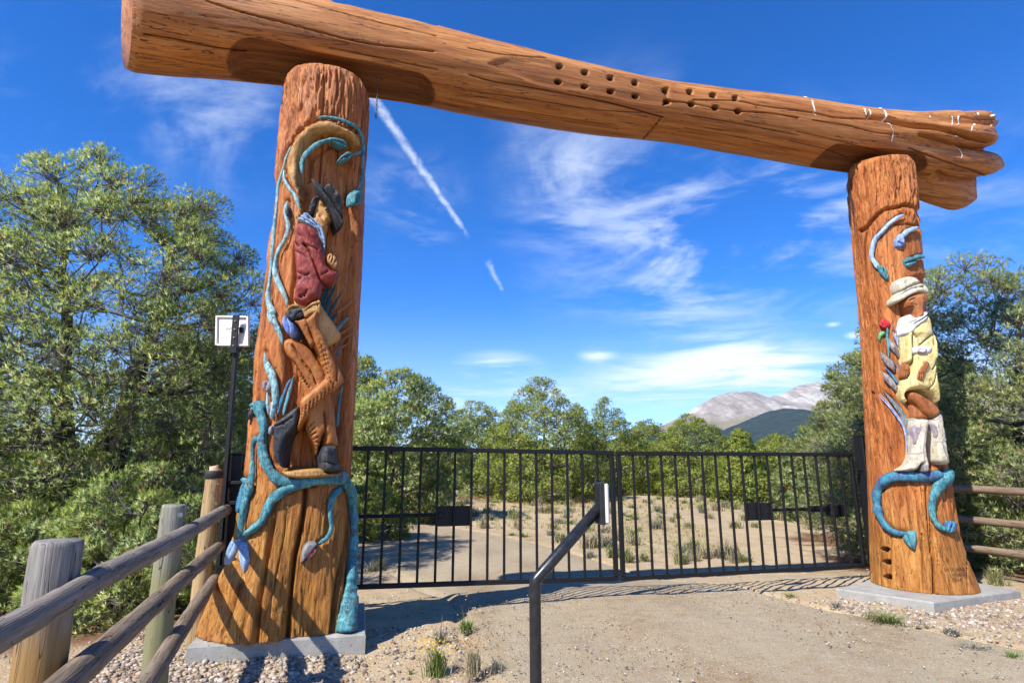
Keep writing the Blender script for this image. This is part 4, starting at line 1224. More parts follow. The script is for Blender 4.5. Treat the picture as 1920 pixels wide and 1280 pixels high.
    F('hand', R7([(560, 600), (580, 590), (612, 605), (618, 680), (605, 722), (590, 742), (560, 735), (550, 705)]), 0.035, 4, 'darkskin', base=0.115, creases=[(R7([(575, 660), (570, 730)]), 1.0, 0.03), (R7([(595, 665), (592, 735)]), 1.0, 0.03), (R7([(560, 650), (555, 700)]), 0.9, 0.02)])
    F('hand', R7([(760, 580), (790, 556), (825, 575), (832, 605), (805, 650), (785, 700), (768, 760), (760, 785), (722, 780), (698, 772), (690, 715), (715, 655)]), 0.04, 4, 'darkskin', base=0.165, creases=[(R7([(720, 690), (712, 770)]), 1.0, 0.03), (R7([(742, 695), (735, 780)]), 1.0, 0.03), (R7([(762, 690), (758, 775)]), 1.0, 0.03), (R7([(705, 690), (695, 730)]), 1.0, 0.02)])
    F('thigh', R7([(588, 925), (615, 895), (665, 890), (740, 925), (860, 1005), (930, 1075), (945, 1130), (920, 1165), (860, 1182), (790, 1150), (700, 1060), (620, 985)]), 0.08, 10, 'darkskin', base=0.05)
    F('shin', R7([(640, 1040), (700, 1070), (780, 1140), (812, 1195), (650, 1200), (632, 1130)]), 0.06, 9, 'darkskin', base=0.03)
    heart1 = R8([(455, 320), (470, 300), (482, 318), (500, 295), (516, 318), (500, 370), (465, 450), (458, 400), (448, 350)])
    F('boot', R8([(445, 262), (500, 258), (562, 265), (556, 350), (545, 450), (550, 510), (562, 570), (566, 618), (535, 625), (512, 600), (480, 640), (440, 652), (325, 650), (395, 605), (430, 545), (442, 480), (438, 380)]), 0.10, 9, 'cream', base=0.06,
      lines=[(R8([(445, 264), (560, 266)]), 1.6), (R8([(440, 520), (500, 515), (545, 500)]), 1.3), (R8([(540, 280), (520, 400), (510, 500), (520, 590)]), 1.3), (R8([(330, 648), (440, 640), (500, 600)]), 1.0)], linecol=(0.24, 0.21, 0.21))
    F('boot_heel', R8([(518, 600), (562, 600), (566, 650), (545, 660), (520, 652)]), 0.05, 4, 'budgrey', base=0.10)
    F('boot_heart', heart1, 0.018, 3, 'mauve', base=0.145)
    F('boot', R8([(575, 275), (600, 262), (645, 215), (662, 240), (672, 300), (686, 372), (694, 440), (704, 510), (718, 590), (690, 602), (640, 575), (622, 500), (612, 420), (590, 340)]), 0.09, 8, 'cream', base=0.05,
      lines=[(R8([(575, 275), (620, 262), (650, 218)]), 1.6), (R8([(618, 435), (645, 430), (660, 400), (690, 380)]), 1.3), (R8([(645, 440), (670, 520), (700, 590)]), 1.3)], linecol=(0.24, 0.21, 0.21))
    F('boot_heart', R8([(590, 300), (605, 290), (618, 305), (635, 282), (652, 290), (648, 330), (630, 398), (615, 360)]), 0.018, 3, 'mauve', base=0.12)
    post_body(p, 'log', t, strokes + VINES, niches, tint, 8.0, z0=0.101, holes=[(1658.5, 1029.5, 8), (1662, 1053.5, 8), (1664, 1081.5, 8)])
    # carved signature and date
    for txt, x0, y0, hgt, wid in (('DAVE GEHL', 962, 302, 26, 178), ('CARVINGS', 1010, 350, 24, 128), ('2015', 1022, 392, 26, 92)):
        cu = bpy.data.curves.new('lettering', 'FONT'); cu.body = txt; cu.resolution_u = 2
        ob = bpy.data.objects.new('lettering', cu); COL.objects.link(ob)
        bpy.context.view_layer.update()
        me = bpy.data.meshes.new_from_object(ob.evaluated_get(bpy.context.evaluated_depsgraph_get()))
        v = np.array([q.co[:] for q in me.vertices]); fs = [tuple(q.vertices) for q in me.polygons]
        bpy.data.objects.remove(ob); bpy.data.curves.remove(cu); bpy.data.meshes.remove(me)
        u = (v[:, 0] - v[:, 0].min()) / np.ptp(v[:, 0]); s = (v[:, 1] - v[:, 1].min()) / np.ptp(v[:, 1])
        q = R1([(x0 + a * wid, y0 + hgt / 2 - b * hgt) for a, b in zip(u, s)])
        q = np.array(q)
        P, Nn, _ = p.hit(q[:, 0], q[:, 1], 0.012)
        mesh_obj('carved_lettering', P, [f[::-1] for f in fs], M['engraved'], t)
    return t


M['mouth'] = plain('mouth_paint', (0.16, 0.045, 0.02), 0.6)
M['engraved'] = plain('engraved_dark', (0.035, 0.018, 0.010), 0.8)


# ------------------------------------------------------------------ the log across the top
class Beam:
    """horizontal log along the gateway; s = distance along from the left post's axis, psi = angle round it (0 = front, 90 = up)"""
    dist = 6.19

    def __init__(b):
        top = [(225, -72), (400, -44), (613, 0), (820, 48), (880, 66), (961, 84), (1041, 104), (1154, 129), (1219, 147), (1248, 149), (1300, 157), (1384, 166), (1497, 179), (1544, 187), (1617, 197), (1709, 207), (1778, 210), (1847, 209), (1881, 206)]
        bot = [(232, 133), (248, 137), (426, 150), (533, 160), (694, 184), (788, 197), (820, 205), (880, 217), (977, 234), (1074, 250), (1154, 260), (1203, 263), (1267, 271), (1397, 292), (1497, 309), (1560, 320), (1650, 333), (1740, 343), (1835, 342)]
        dn = float(np.dot(C_L, -NF)); b.dn = dn
        def ang(tab):
            d = sight(np.array(tab)[:, 0], np.array(tab)[:, 1])
            h = d @ -NF
            return d @ G, h, d[:, 2]
        s0 = float(np.dot(C_L, G))
        at, ht, zt = ang(top); ab, hb, zb = ang(bot)
        st = at / ht * dn - s0; sb = ab / hb * dn - s0
        b.s = np.linspace(-2.6, 10.6, 90)
        T = np.interp(b.s, st, np.arctan2(zt, ht)); Bq = np.interp(b.s, sb, np.arctan2(zb, hb))
        midz = (T + Bq) / 2
        D = dn / np.cos(midz)
        b.z = EYE[2] + dn * np.tan(midz); b.r = D * np.sin((T - Bq) / 2)
        k = np.ones(5) / 5
        b.r = np.convolve(np.pad(b.r, 2, 'edge'), k, 'valid'); b.z = np.convolve(np.pad(b.z, 2, 'edge'), k, 'valid')

    def centre(b, s):
        return C_L + np.asarray(s)[..., None] * G + np.interp(s, b.s, b.z)[..., None] * np.array([0, 0, 1.0])

    def radius(b, s):
        return np.interp(s, b.s, b.r)


BEAM = Beam()


def build_beam():
    b = BEAM
    sL = -2.19
    sR0 = float(np.dot(C_R - C_L, G))
    zt = 5.86
    s = np.concatenate([np.linspace(sL, 6.4, 420), np.linspace(6.4, 10.0, 220)[1:]])
    psi = np.concatenate([np.linspace(-150, 80, 220), np.linspace(80, 210, 44)[1:-1]])
    S, PS = np.meshgrid(s, psi, indexing='ij')
    r = b.radius(S)
    c = b.centre(S)
    rad = np.radians(PS)
    arc = rad * 0.5
    r = r + 0.030 * (fbm(S * 0.9, np.cos(rad) * 1.3 + 5, np.sin(rad) * 1.3, octs=3) - 0.5) + 0.010 * (fbm(S * 1.2, arc * 14, octs=3) - 0.5)
    r = r - 0.03 * smooth(sL + 0.12, sL, S) ** 2
    # flared roots at the right end
    k = np.clip((S - 7.5) / 2.3, 0, 1.1) ** 1.15
    def lobe(c0, w_):
        d = (PS - c0 + 180) % 360 - 180
        return np.exp(-(d / w_) ** 2)
    rt = 0.10 * lobe(38, 16) - 0.06 * lobe(18, 7) + 0.10 * lobe(0, 13) - 0.13 * lobe(-30, 9) + 0.14 * lobe(-62, 19) - 0.19 * lobe(-94, 10) + 0.54 * lobe(-114, 21) + 0.10 * lobe(75, 14) - 0.1 * lobe(58, 7) + 0.2 * lobe(120, 20) + 0.25 * lobe(165, 18)
    r = r + k * (rt + 0.02) + k * 0.06 * (fbm(S * 1.3, np.cos(rad) * 4 + 9, np.sin(rad) * 4, octs=4) - 0.5) * 2
    send = 9.85 + 0.05 * lobe(38, 16) - 0.08 * lobe(0, 14) - 0.16 * lobe(-30, 10) + 0.22 * lobe(-62, 17) - 0.06 * lobe(-97, 9) + 0.36 * lobe(-122, 20) + 0.16 * (fbm(np.cos(rad) * 3, np.sin(rad) * 3 + 4, octs=4) - 0.5)
    r = r * (1 - 0.30 * np.clip((S - 9.35) / 0.65, 0, 1) ** 2.5)
    # saddles cut flat where the log sits on the posts
    cut = np.zeros(S.shape)
    down = -np.sin(rad)
    for s0, half in ((0.05, 1.22), (sR0 - 0.05, 0.95)):
        zc = b.z[np.argmin(np.abs(b.s - s0))] - zt
        e = np.clip(np.abs(S - s0) / half, 0, 1.3)
        depth = b.radius(np.array(s0)) * 0.80 + 0.16 * np.maximum(0, (e - 0.70) / 0.30) ** 2.2
        # the cut plane leans forward a little, so it shows from below in front
        lean = down * 0.985 + np.cos(rad) * 0.17
        lim = np.where(lean > 0.2, depth / np.maximum(lean, 0.2), 9)
        m = r - lim
        cut = np.maximum(cut, smooth(0.0, 0.012, m) * (e < 1.3))
        r = np.minimum(r, lim + 0.003 * (fbm(S * 8, PS * 0.15, octs=2) - 0.5))
    pos = c + r[..., None] * (np.cos(rad)[..., None] * NF + np.sin(rad)[..., None] * np.array([0, 0, 1.0]))
    px, py = to_px(pos)
    Q = np.stack([px.ravel(), py.ravel()], -1)
    vis = ((PS > -125) & (PS < 70)).ravel()
    d = np.zeros(len(Q)); hole = np.zeros(len(Q))
    C3 = crop(200, 0, 3.097); C4 = crop(880, 60, 3.097); C5 = crop(1480, 150, 4.364)
    strokes = [
        (C3([(80, 185), (300, 220), (600, 275), (810, 302)]), 1.6, 0.06), (C3([(80, 300), (300, 335), (560, 380), (690, 402)]), 1.0, 0.03), (C3([(540, 0), (800, 75), (1000, 125), (1250, 190), (1500, 250), (1900, 300)]), 1.3, 0.04),
        (C3([(350, 120), (700, 180), (950, 235), (1100, 290)]), 0.9, 0.02), (C3([(1300, 280), (1600, 340), (1920, 405)]), 1.1, 0.03), (C3([(1320, 10), (1600, 60), (1920, 150)]), 0.9, 0.025), (C3([(1100, 0), (1500, 110), (1920, 210)]), 0.9, 0.02),
        (C4([(0, 95), (200, 130), (450, 150)]), 0.9, 0.03), (C4([(0, 250), (150, 290), (450, 340), (800, 410), (1110, 492)]), 1.2, 0.04), (C4([(0, 345), (300, 385), (700, 450), (1000, 470)]), 0.9, 0.02), (C4([(1120, 495), (1060, 570), (1010, 620)]), 1.2, 0.05),
        (C4([(1150, 400), (1290, 415), (1420, 440), (1560, 460), (1750, 472), (1910, 500)]), 1.1, 0.05), (C4([(1300, 395), (1550, 400), (1700, 430), (1910, 455)]), 1.0, 0.03), (C4([(1250, 480), (1550, 530), (1910, 600)]), 0.9, 0.025), (C4([(1140, 320), (1155, 400), (1130, 425)]), 1.6, 0.04),
        (C4([(0, 420), (400, 480), (800, 540)]), 0.8, 0.02), (C4([(1250, 560), (1600, 620), (1910, 690)]), 0.8, 0.02),
        (C5([(660, 295), (760, 310), (900, 345), (1060, 375), (1250, 390), (1420, 430), (1560, 470), (1720, 500)]), 5, 0.10), (C5([(0, 240), (200, 270), (400, 310), (650, 320)]), 1.2, 0.04), (C5([(200, 330), (500, 380), (700, 430), (900, 450)]), 0.9, 0.025),
        (C5([(1100, 450), (1350, 510), (1560, 560), (1740, 590)]), 4, 0.07), (C5([(1000, 560), (1300, 680), (1580, 790)]), 1.2, 0.04), (C5([(1200, 770), (1350, 830), (1550, 850)]), 6, 0.06), (C5([(1450, 300), (1600, 320), (1760, 310)]), 2, 0.05),
        (C5([(60, 420), (400, 500), (700, 580)]), 0.9, 0.02), (C5([(0, 500), (300, 570), (480, 640)]), 0.9, 0.02),
    ]
    for path, wd, dep in strokes:
        path = catmull(path, 5)
        lo, hi = path.min(0)[:2] - 25, path.max(0)[:2] + 25
        m = vis & (Q > lo).all(1) & (Q < hi).all(1)
        if m.any():
            dd = seg_dist(Q[m], path)
            d[m] -= 1.2 * dep * np.exp(-(dd / (wd * 0.85)) ** 2)
            hole[m] = np.maximum(hole[m], 0.75 * np.exp(-(dd / (wd * 0.75)) ** 2) * (wd < 2))
    for hx, hy in C4([(525, 193), (675, 228), (824, 260), (966, 289), (1142, 335), (1280, 348), (1415, 367), (1546, 383), (518, 288), (671, 314), (824, 344), (968, 371), (1150, 404), (1289, 419), (1428, 440), (1560, 461)]):
        dd = np.hypot(Q[:, 0] - hx, Q[:, 1] - hy)
        m = vis & (dd < 12)
        d[m] -= 0.20 * smooth(6.2, 4.6, dd[m]); hole[m] = np.maximum(hole[m], smooth(6.6, 5.0, dd[m]))
    # chainsawed flats round the bolt holes: smoother, redder
    flat = np.zeros(len(Q))
    for poly in (C4([(100, 190), (200, 140), (420, 150), (560, 165), (900, 240), (1140, 300), (1150, 420), (1000, 420), (700, 360), (420, 320), (250, 250)]),):
        poly = catmull(poly, 8, True)
        m = vis & inside(Q, poly)
        dd = seg_dist(Q[m], poly, True)
        flat[m] = 0.45 * smooth(0, 6, dd); d[m] -= 0.022 * smooth(0, 10, dd)
    r = r + d.reshape(r.shape)
    # ends: pull every generator back to its own end
    S2 = np.where(S > 7.6, 7.6 + (S - 7.6) * (send - 7.6) / (10.0 - 7.6), S)
    S2 = S2 + r * (0.44 * np.cos(rad) - 0.17 * np.sin(rad)) * smooth(-0.9, sL, S)      # the left end was sawn slightly askew
    c = b.centre(S2)
    pos = c + r[..., None] * (np.cos(rad)[..., None] * NF + np.sin(rad)[..., None] * np.array([0, 0, 1.0]))
    n = len(psi)
    P = pos.reshape(-1, 3)
    i = np.arange(len(s) - 1)[:, None] * n; j = np.arange(n); j2 = (j + 1) % n
    f = np.stack([i + j, i + j2, i + n + j2, i + n + j], -1).reshape(-1, 4)
    faces = [tuple(q) for q in f.tolist()]
    ends = []
    for row, flip in ((0, True), (len(s) - 1, False)):
        ring = pos[row]; cc = ring.mean(0)
        inner = cc + (ring - cc) * 0.55 + G * (0.05 if flip else -0.10); st = len(P)
        P = np.vstack([P, inner, cc[None] + G * (0.05 if flip else -0.12)])
        a = row * n + j; a2 = row * n + j2; q = st + j; q2 = st + j2
        for w_, x_, y_, z_ in zip(a, a2, q2, q):
            faces.append((int(x_), int(w_), int(z_), int(y_)) if flip else (int(w_), int(x_), int(y_), int(z_)))
        for y_, z_ in zip(q, q2):
            faces.append((int(z_), int(y_), st + n) if flip else (int(y_), int(z_), st + n))
    pad = len(P) - len(Q)
    z0 = np.zeros(pad)
    t = thing('log_beam', b.centre(np.array(sR0 / 2)), 'huge stained log laid across the two carved posts with flared root end', 'log beam')
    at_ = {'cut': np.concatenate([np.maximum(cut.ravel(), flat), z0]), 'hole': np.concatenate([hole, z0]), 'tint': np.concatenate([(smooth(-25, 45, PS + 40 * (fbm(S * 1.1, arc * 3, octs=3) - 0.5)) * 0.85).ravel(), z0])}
    mesh_obj('log', P, faces, M['beam'], t, attrs=at_)
    # white droppings run down from the top edge
    mb = MB()
    rs = np.random.RandomState(4)
    def skin(px, py):
        dd = np.hypot(Q[:, 0] - px, Q[:, 1] - py); dd[~vis] = 1e9
        k = int(np.argmin(dd))
        nrm = math.cos(rad.ravel()[k]) * NF + math.sin(rad.ravel()[k]) * np.array([0, 0, 1.0])
        return pos.reshape(-1, 3)[k] + nrm * 0.004
    for pts in ([(120, 138), (175, 160), (205, 230), (208, 280), (222, 308)], [(615, 212), (650, 240), (670, 280), (672, 318)], [(612, 232), (630, 285)], [(735, 222), (770, 240), (795, 290), (795, 325), (835, 390), (850, 440), (838, 520)], [(1105, 262), (1130, 292)], [(1155, 270), (1182, 320)],
                [(1345, 275), (1370, 310), (1376, 370)], [(1390, 275), (1418, 300), (1428, 375)], [(1420, 440), (1440, 500)], [(1440, 535), (1468, 580), (1430, 640)], [(1535, 270), (1565, 310), (1570, 360), (1555, 440)], [(1575, 270), (1595, 340)], [(1568, 565), (1595, 600)], [(1670, 262), (1720, 245), (1755, 250)], [(1690, 300), (1750, 262)], [(1725, 335), (1722, 380)]):
        q = catmull(C5(pts), 3)
        W = np.array([skin(a, c_) for a, c_ in q])
        T = unit(np.gradient(W, axis=0) + 1e-9)
        side = unit(np.cross(T, NF + np.array([0, 0, 0.6])))
        wd = (0.010 + 0.008 * rs.rand(len(W))) * np.linspace(1.3, 0.5, len(W))
        A = W + side * wd[:, None]; Bq = W - side * wd[:, None]
        n0 = len(mb.v); mb.v += [tuple(x) for x in A] + [tuple(x) for x in Bq]
        mb.f += [(n0 + k, n0 + k + 1, n0 + len(W) + k + 1, n0 + len(W) + k) for k in range(len(W) - 1)]
    mb.build('dropping_streaks', M['dropping'], t, flat=False)
    return t


# ------------------------------------------------------------------ footings, gate, fence, fittings
def prism_slab(name, corners, z0, z1, label):
    c = np.array(corners, float)
    n = len(c)
    def ring(z, inset):
        m = c.mean(0)
        q = m + (c - m) * (1 - inset)
        return np.concatenate([q, np.full((n, 1), z)], 1)
    rings = [ring(z0, 0), ring(z1 - 0.015, 0), ring(z1, 0.012)]
    # subdivide edges slightly uneven
    V = np.vstack(rings); f = []
    for k in range(2):
        for i in range(n):
            j = (i + 1) % n
            f.append((k * n + i, k * n + j, (k + 1) * n + j, (k + 1) * n + i))
    f.append(tuple(range(2 * n, 3 * n)))
    f.append(tuple(reversed(range(n))))
    o = mesh_obj(name, V, f, M['concrete'], None, True, at=(c[:, 0].mean(), c[:, 1].mean(), z0))
    tag(o, label, 'concrete footing', 'concrete footings under the gateway posts')


def gp(s, back=0.5, z=0.0):
    return C_L + G * s - NF * back + np.array([0, 0, z])


def build_gate():
    ax = np.array([G, -NF, [0, 0, 1.0]])
    def leaf(label, sA, sB, bars, zt, zb, plate, hinge_side):
        t = thing('gate_leaf', gp(sA if hinge_side < 0 else sB, z=0.25), label, 'gate', 'leaves of the black metal gate')
        def rail(name, zf):
            mb = MB(); a, b = gp(sA), gp(sB)
            a[2], b[2] = zf(sA), zf(sB)
            d = unit(b - a); up = unit(np.array([0, 0, 1.0]) - d * d[2])
            mb.box((a + b) / 2, (np.linalg.norm(b - a) + 0.05, 0.05, 0.05), np.array([d, np.cross(up, d), up]), 0.006)
            mb.build(name, M['iron'], t)
        rail('top_rail', zt); rail('bottom_rail', zb)
        for sx in (sA, sB):
            mb = MB(); h = zt(sx) - zb(sx) - 0.052
            c = gp(sx); c[2] = (zt(sx) + zb(sx)) / 2
            mb.box(c, (0.052, 0.048, h), ax, 0.006); mb.build('stile', M['iron'], t)
        h0 = 1.0
        proto = None
        for sx in bars:
            h = zt(sx) - zb(sx) - 0.046; c = gp(sx); c[2] = (zt(sx) + zb(sx)) / 2
            if proto is None:
                mb = MB(); mb.box(np.array([0, 0, 0.0]), (0.027, 0.027, 1.0), ax, 0.004)
                proto = mb.build('bar', M['iron']); proto.parent = t; o = proto
            else:
                o = proto.copy(); COL.objects.link(o)
            o.location = Vector(c.tolist()) - t.location; o.scale = (1, 1, h)
        mb = MB(); c = gp((plate[0] + plate[1]) / 2, 0.5 + 0.022); c[2] = (plate[2] + plate[3]) / 2
        mb.box(c, (plate[1] - plate[0], 0.012, plate[3] - plate[2]), ax, 0.003); mb.build('plate', M['iron'], t)
        hs = sA if hinge_side < 0 else sB
        for hz in (zb(hs) + 0.16, zt(hs) - 0.22):
            mb = MB(); c = gp(hs + 0.09 * hinge_side); c[2] = hz
            mb.tube([gp(hs + 0.02 * hinge_side, 0.5, hz), gp(hs + 0.17 * hinge_side, 0.5, hz)], 0.014, 8)
            mb.tube([gp(hs + 0.065 * hinge_side, 0.5, hz - 0.035), gp(hs + 0.065 * hinge_side, 0.5, hz + 0.035)], 0.022, 10)
            mb.build('hinge', M['iron'], t)
        return t
    zt = lambda s: 1.776 - 0.0108 * (s - 0.6); zb = lambda s: 0.328 - 0.0165 * (s - 0.6)
    leaf('left leaf of the black barred metal gate, beside the cowboy post', -0.55, 3.55, [0.607 + 0.196 * k for k in range(-5, 15)], zt, zb, (1.39, 1.78, 0.92, 1.14), -1)
    zt = lambda s: 1.738; zb = lambda s: 0.272
    leaf('right leaf of the black barred metal gate, beside the yellow-dress post', 3.64, 7.17, [3.64 + 0.1961 * k for k in range(1, 18)], zt, zb, (5.41, 5.80, 0.89, 1.11), 1)
    for s, top, label in ((-0.74, 1.70, 'black steel gate post half hidden at the left edge of the cowboy post'), (7.40, 1.985, 'tall black steel gate post just left of the yellow-dress post')):
        z0 = gz(*gp(s)[:2]) - 0.05
        t = thing('gate_post', gp(s, 0.5, z0), label, 'gate post', 'steel posts that carry the gate')
        mb = MB(); mb.box(gp(s, 0.5, (top + z0) / 2), (0.16, 0.16, top - z0), ax, 0.008); mb.build('tube', M['iron'], t)
        mb = MB(); mb.box(gp(s, 0.5, top + 0.011), (0.166, 0.166, 0.02), ax, 0.006); mb.build('cap', M['iron'], t)
    # swing arms behind the leaves
    for a, b, z, label in ((1.42, -0.55, 1.03, 'black gate opener arm behind the left leaf'), (5.78, 7.22, 1.0, 'black gate opener arm behind the right leaf')):
        t = thing('gate_opener', gp(b, 0.72, z), label, 'gate opener', 'gate opener arms')
        d = 1 if b > a else -1
        mb = MB(); mb.tube([gp(a, 0.58, z + 0.01), gp(b - 0.55 * d, 0.70, z)], 0.022, 10); mb.build('push_rod', M['iron'], t)
        mb = MB(); mb.tube([gp(b - 0.62 * d, 0.69, z), gp(b - 0.02 * d, 0.78, z)], 0.045, 12); mb.build('motor_tube', M['iron'], t)
        mb = MB(); mb.box(gp(b - 0.18 * d, 0.75, z - 0.03), (0.26, 0.12, 0.17), ax, 0.02); mb.build('motor_housing', M['iron'], t)
        mb = MB(); mb.box(gp(a - 0.02 * d, 0.55, z + 0.01), (0.06, 0.08, 0.07), ax, 0.006); mb.build('bracket', M['iron'], t)


def log_rail(name, a, b, ra, rb, mat, parent, seed, n=26, sides=14):
    a, b = np.asarray(a, float), np.asarray(b, float)
    rs = np.random.RandomState(seed)
    t = np.linspace(0, 1, n)
    P = a + (b - a) * t[:, None]
    L = np.linalg.norm(b - a)
    P = P + 0.012 * L * np.stack([np.sin(t * 3.1 + seed), 0 * t, np.sin(t * 2.3 + seed * 2)], -1) * (t * (1 - t))[:, None] * 4 * 0.5
    r = np.linspace(ra, rb, n) * (1 + 0.05 * np.sin(t * 9 + seed) + 0.02 * rs.randn(n))
    # rounded-off ends
    ends = np.concatenate([P[:1] - unit(b - a) * 0.0, P, P[-1:]])
    r2 = np.concatenate([[r[0] * 0.8], r, [r[-1] * 0.8]])
    ends[0] -= unit(b - a) * 0.012; ends[-1] += unit(b - a) * 0.012
    v, f = tube_data(ends, r2, sides, True, 0.03, seed)
    o = mesh_obj(name, v, f, mat, parent)
    return o


def fence_post(parent, x, y, top, r, mat, seed, label=None, band=False):
    z0 = gz(x, y) - 0.25
    n = 16
    rs = np.random.RandomState(seed)
    zs = np.concatenate([np.linspace(z0, top - 0.02, 14), [top - 0.006, top]])
    rr = np.concatenate([np.linspace(r * 1.05, r * 0.99, 14), [r * 0.96, r * 0.88]])
    P = np.stack([np.full(len(zs), x) + 0.006 * np.sin(zs * 3 + seed), np.full(len(zs), y), zs], -1)
    v, f = tube_data(P, rr, n, False, 0.025, seed)
    v = np.vstack([v, [[x, y, top + 0.003]]])
    last = (len(zs) - 1) * n
    f += [(last + i, last + (i + 1) % n, len(v) - 1) for i in range(n)]
    o = mesh_obj('post', v, f, mat, parent)
    if label:
        o['label'] = label
    if band:
        P = np.array([[x, y, top - 0.075], [x, y, top - 0.07], [x, y, top - 0.005], [x, y, top + 0.0]])
        v, f = tube_data(P, np.array([r * 1.02, r * 1.09, r * 1.09, r * 1.03]), 20)
        mesh_obj('rubber_band', v, f, M['rubber'], o)
        q = [[x + r * 0.7 * math.cos(a) * k, y + r * 0.7 * math.sin(a) * k, top + h] for k, h in ((1, 0.002), (0.8, 0.03), (0.3, 0.045)) for a in np.linspace(0, 2 * math.pi, 9)[:-1] + 0.3 * k]
        q = np.array(q); q += 0.006 * rs.randn(*q.shape); q[16:, 0] += r * 0.2
        f = [(k * 8 + i, k * 8 + (i + 1) % 8, k * 8 + 8 + (i + 1) % 8, k * 8 + 8 + i) for k in range(2) for i in range(8)] + [tuple(range(16, 24))]
        mesh_obj('splintered_top', q, f, M['fresh'], o)
    return o


def bolt(parent, p, n, r=0.012):
    mb = MB(); n = unit(n)
    mb.tube([p - n * 0.004, p + n * 0.004], r * 1.4, 12); mb.tube([p + n * 0.0045, p + n * 0.014], r * 0.8, 6)
    mb.build('bolt', M['steel'], parent)


def build_fences():
    fd = unit(np.array([-0.345, 1.0, 0]))
    ang = math.atan2(fd[1], fd[0])
    along = dict(rot=(0, 0, -ang), grain=(0.9, 16, 16))
    M['rail_grey'] = rail_wood('weathered_grey_rail', (0.31, 0.265, 0.215), (0.12, 0.098, 0.077), **along)
    M['rail_brown'] = rail_wood('weathered_brown_rail', (0.29, 0.225, 0.16), (0.11, 0.08, 0.055), **along)
    M['post_grey'] = rail_wood('grey_fence_post', (0.30, 0.28, 0.25), (0.13, 0.115, 0.10), low=(1.12, 1.34, (0.36, 0.21, 0.075)))
    M['post_green'] = rail_wood('greenish_fence_post', (0.31, 0.30, 0.24), (0.16, 0.15, 0.11), low=(1.0, 1.3, (0.27, 0.255, 0.13)))
    M['post_tan'] = rail_wood('tan_fence_post', (0.47, 0.33, 0.17), (0.27, 0.165, 0.07))
    M['fresh'] = plain('splintered_pale_wood', (0.50, 0.33, 0.19), 0.8)
    t = thing('rail_fence', (-2.30, 4.03, gz(-2.30, 4.03)), 'weathered pole rail fence running up to the left carved post', 'fence')
    post_a = fence_post(t, -1.66, 2.20, 1.33, 0.080, M['post_grey'], 1, 'thick grey post weathered to brown below')
    post_b = fence_post(t, -2.30, 4.03, 1.335, 0.078, M['post_green'], 2, 'grey-green post with a bolt near its top')
    post_c = fence_post(t, -2.86, 5.61, 1.545, 0.077, M['post_tan'], 3, 'taller tan post with a black band round its top', band=True)
    toc = unit(np.array([0.85, -0.5, 0]))
    bolt(post_b, np.array([-2.30, 4.03, 1.27]) + 0.076 * toc, toc)
    for z in (1.44, 1.26):
        bolt(post_c, np.array([-2.86, 5.61, z - 0.02]) + 0.075 * toc, toc, 0.011)
    # rails: the top one in two lengths lapped beside the first post
    def on(px, py, z=0):
        d = sight(px, py)          # where the sight line meets the fence's own upright plane
        return EYE + d * (-0.789 / (d[0] + 0.35 * d[1]))
    j = on(188, 1082, 1.25)
    a0 = on(0, 1180, 1.25); a0 = a0 + (a0 - j) * 1.6
    log_rail('rail', a0, j, 0.047, 0.045, M['rail_grey'], t, 11, 34)
    log_rail('rail', j + unit(j - a0) * 0.015, on(424, 956, 1.25), 0.050, 0.054, M['rail_grey'], t, 12, 34)
    b1 = on(412, 1023, 0.91); b0 = on(150, 1258, 0.91)
    log_rail('rail', b0 + (b0 - b1) * 0.6, b1, 0.052, 0.052, M['rail_brown'], t, 13, 40)
    c1 = on(402, 1086, 0.62); c0 = on(278, 1268, 0.62)
    log_rail('rail', c0 + (c0 - c1) * 0.9, c1, 0.053, 0.053, M['rail_brown'], t, 14, 40)
    # the fence beyond the right post
    q = np.array([-0.33, 1.0, 0]); q = unit(q)
    along2 = dict(rot=(0, 0, -math.atan2(q[1], q[0])), grain=(0.9, 16, 16))
    M['rail_tan'] = rail_wood('tan_far_rail', (0.29, 0.21, 0.14), (0.13, 0.085, 0.05), **along2)
    t = thing('rail_fence', (7.5, 6.6, gz(7.5, 6.6)), 'tan pole rail fence leaving the right carved post towards the shrubs', 'fence')
    for k, z in enumerate((1.25, 0.83, 0.41)):
        log_rail('rail', np.array([6.45, 9.35, z]), np.array([7.55, 6.2, z - 0.02]), 0.056, 0.058, M['rail_tan'], t, 20 + k)
    fence_post(t, 7.52, 6.55, 1.42, 0.07, M['post_tan'], 7)
    fence_post(t, 6.62, 9.25, 1.42, 0.07, M['post_tan'], 8)


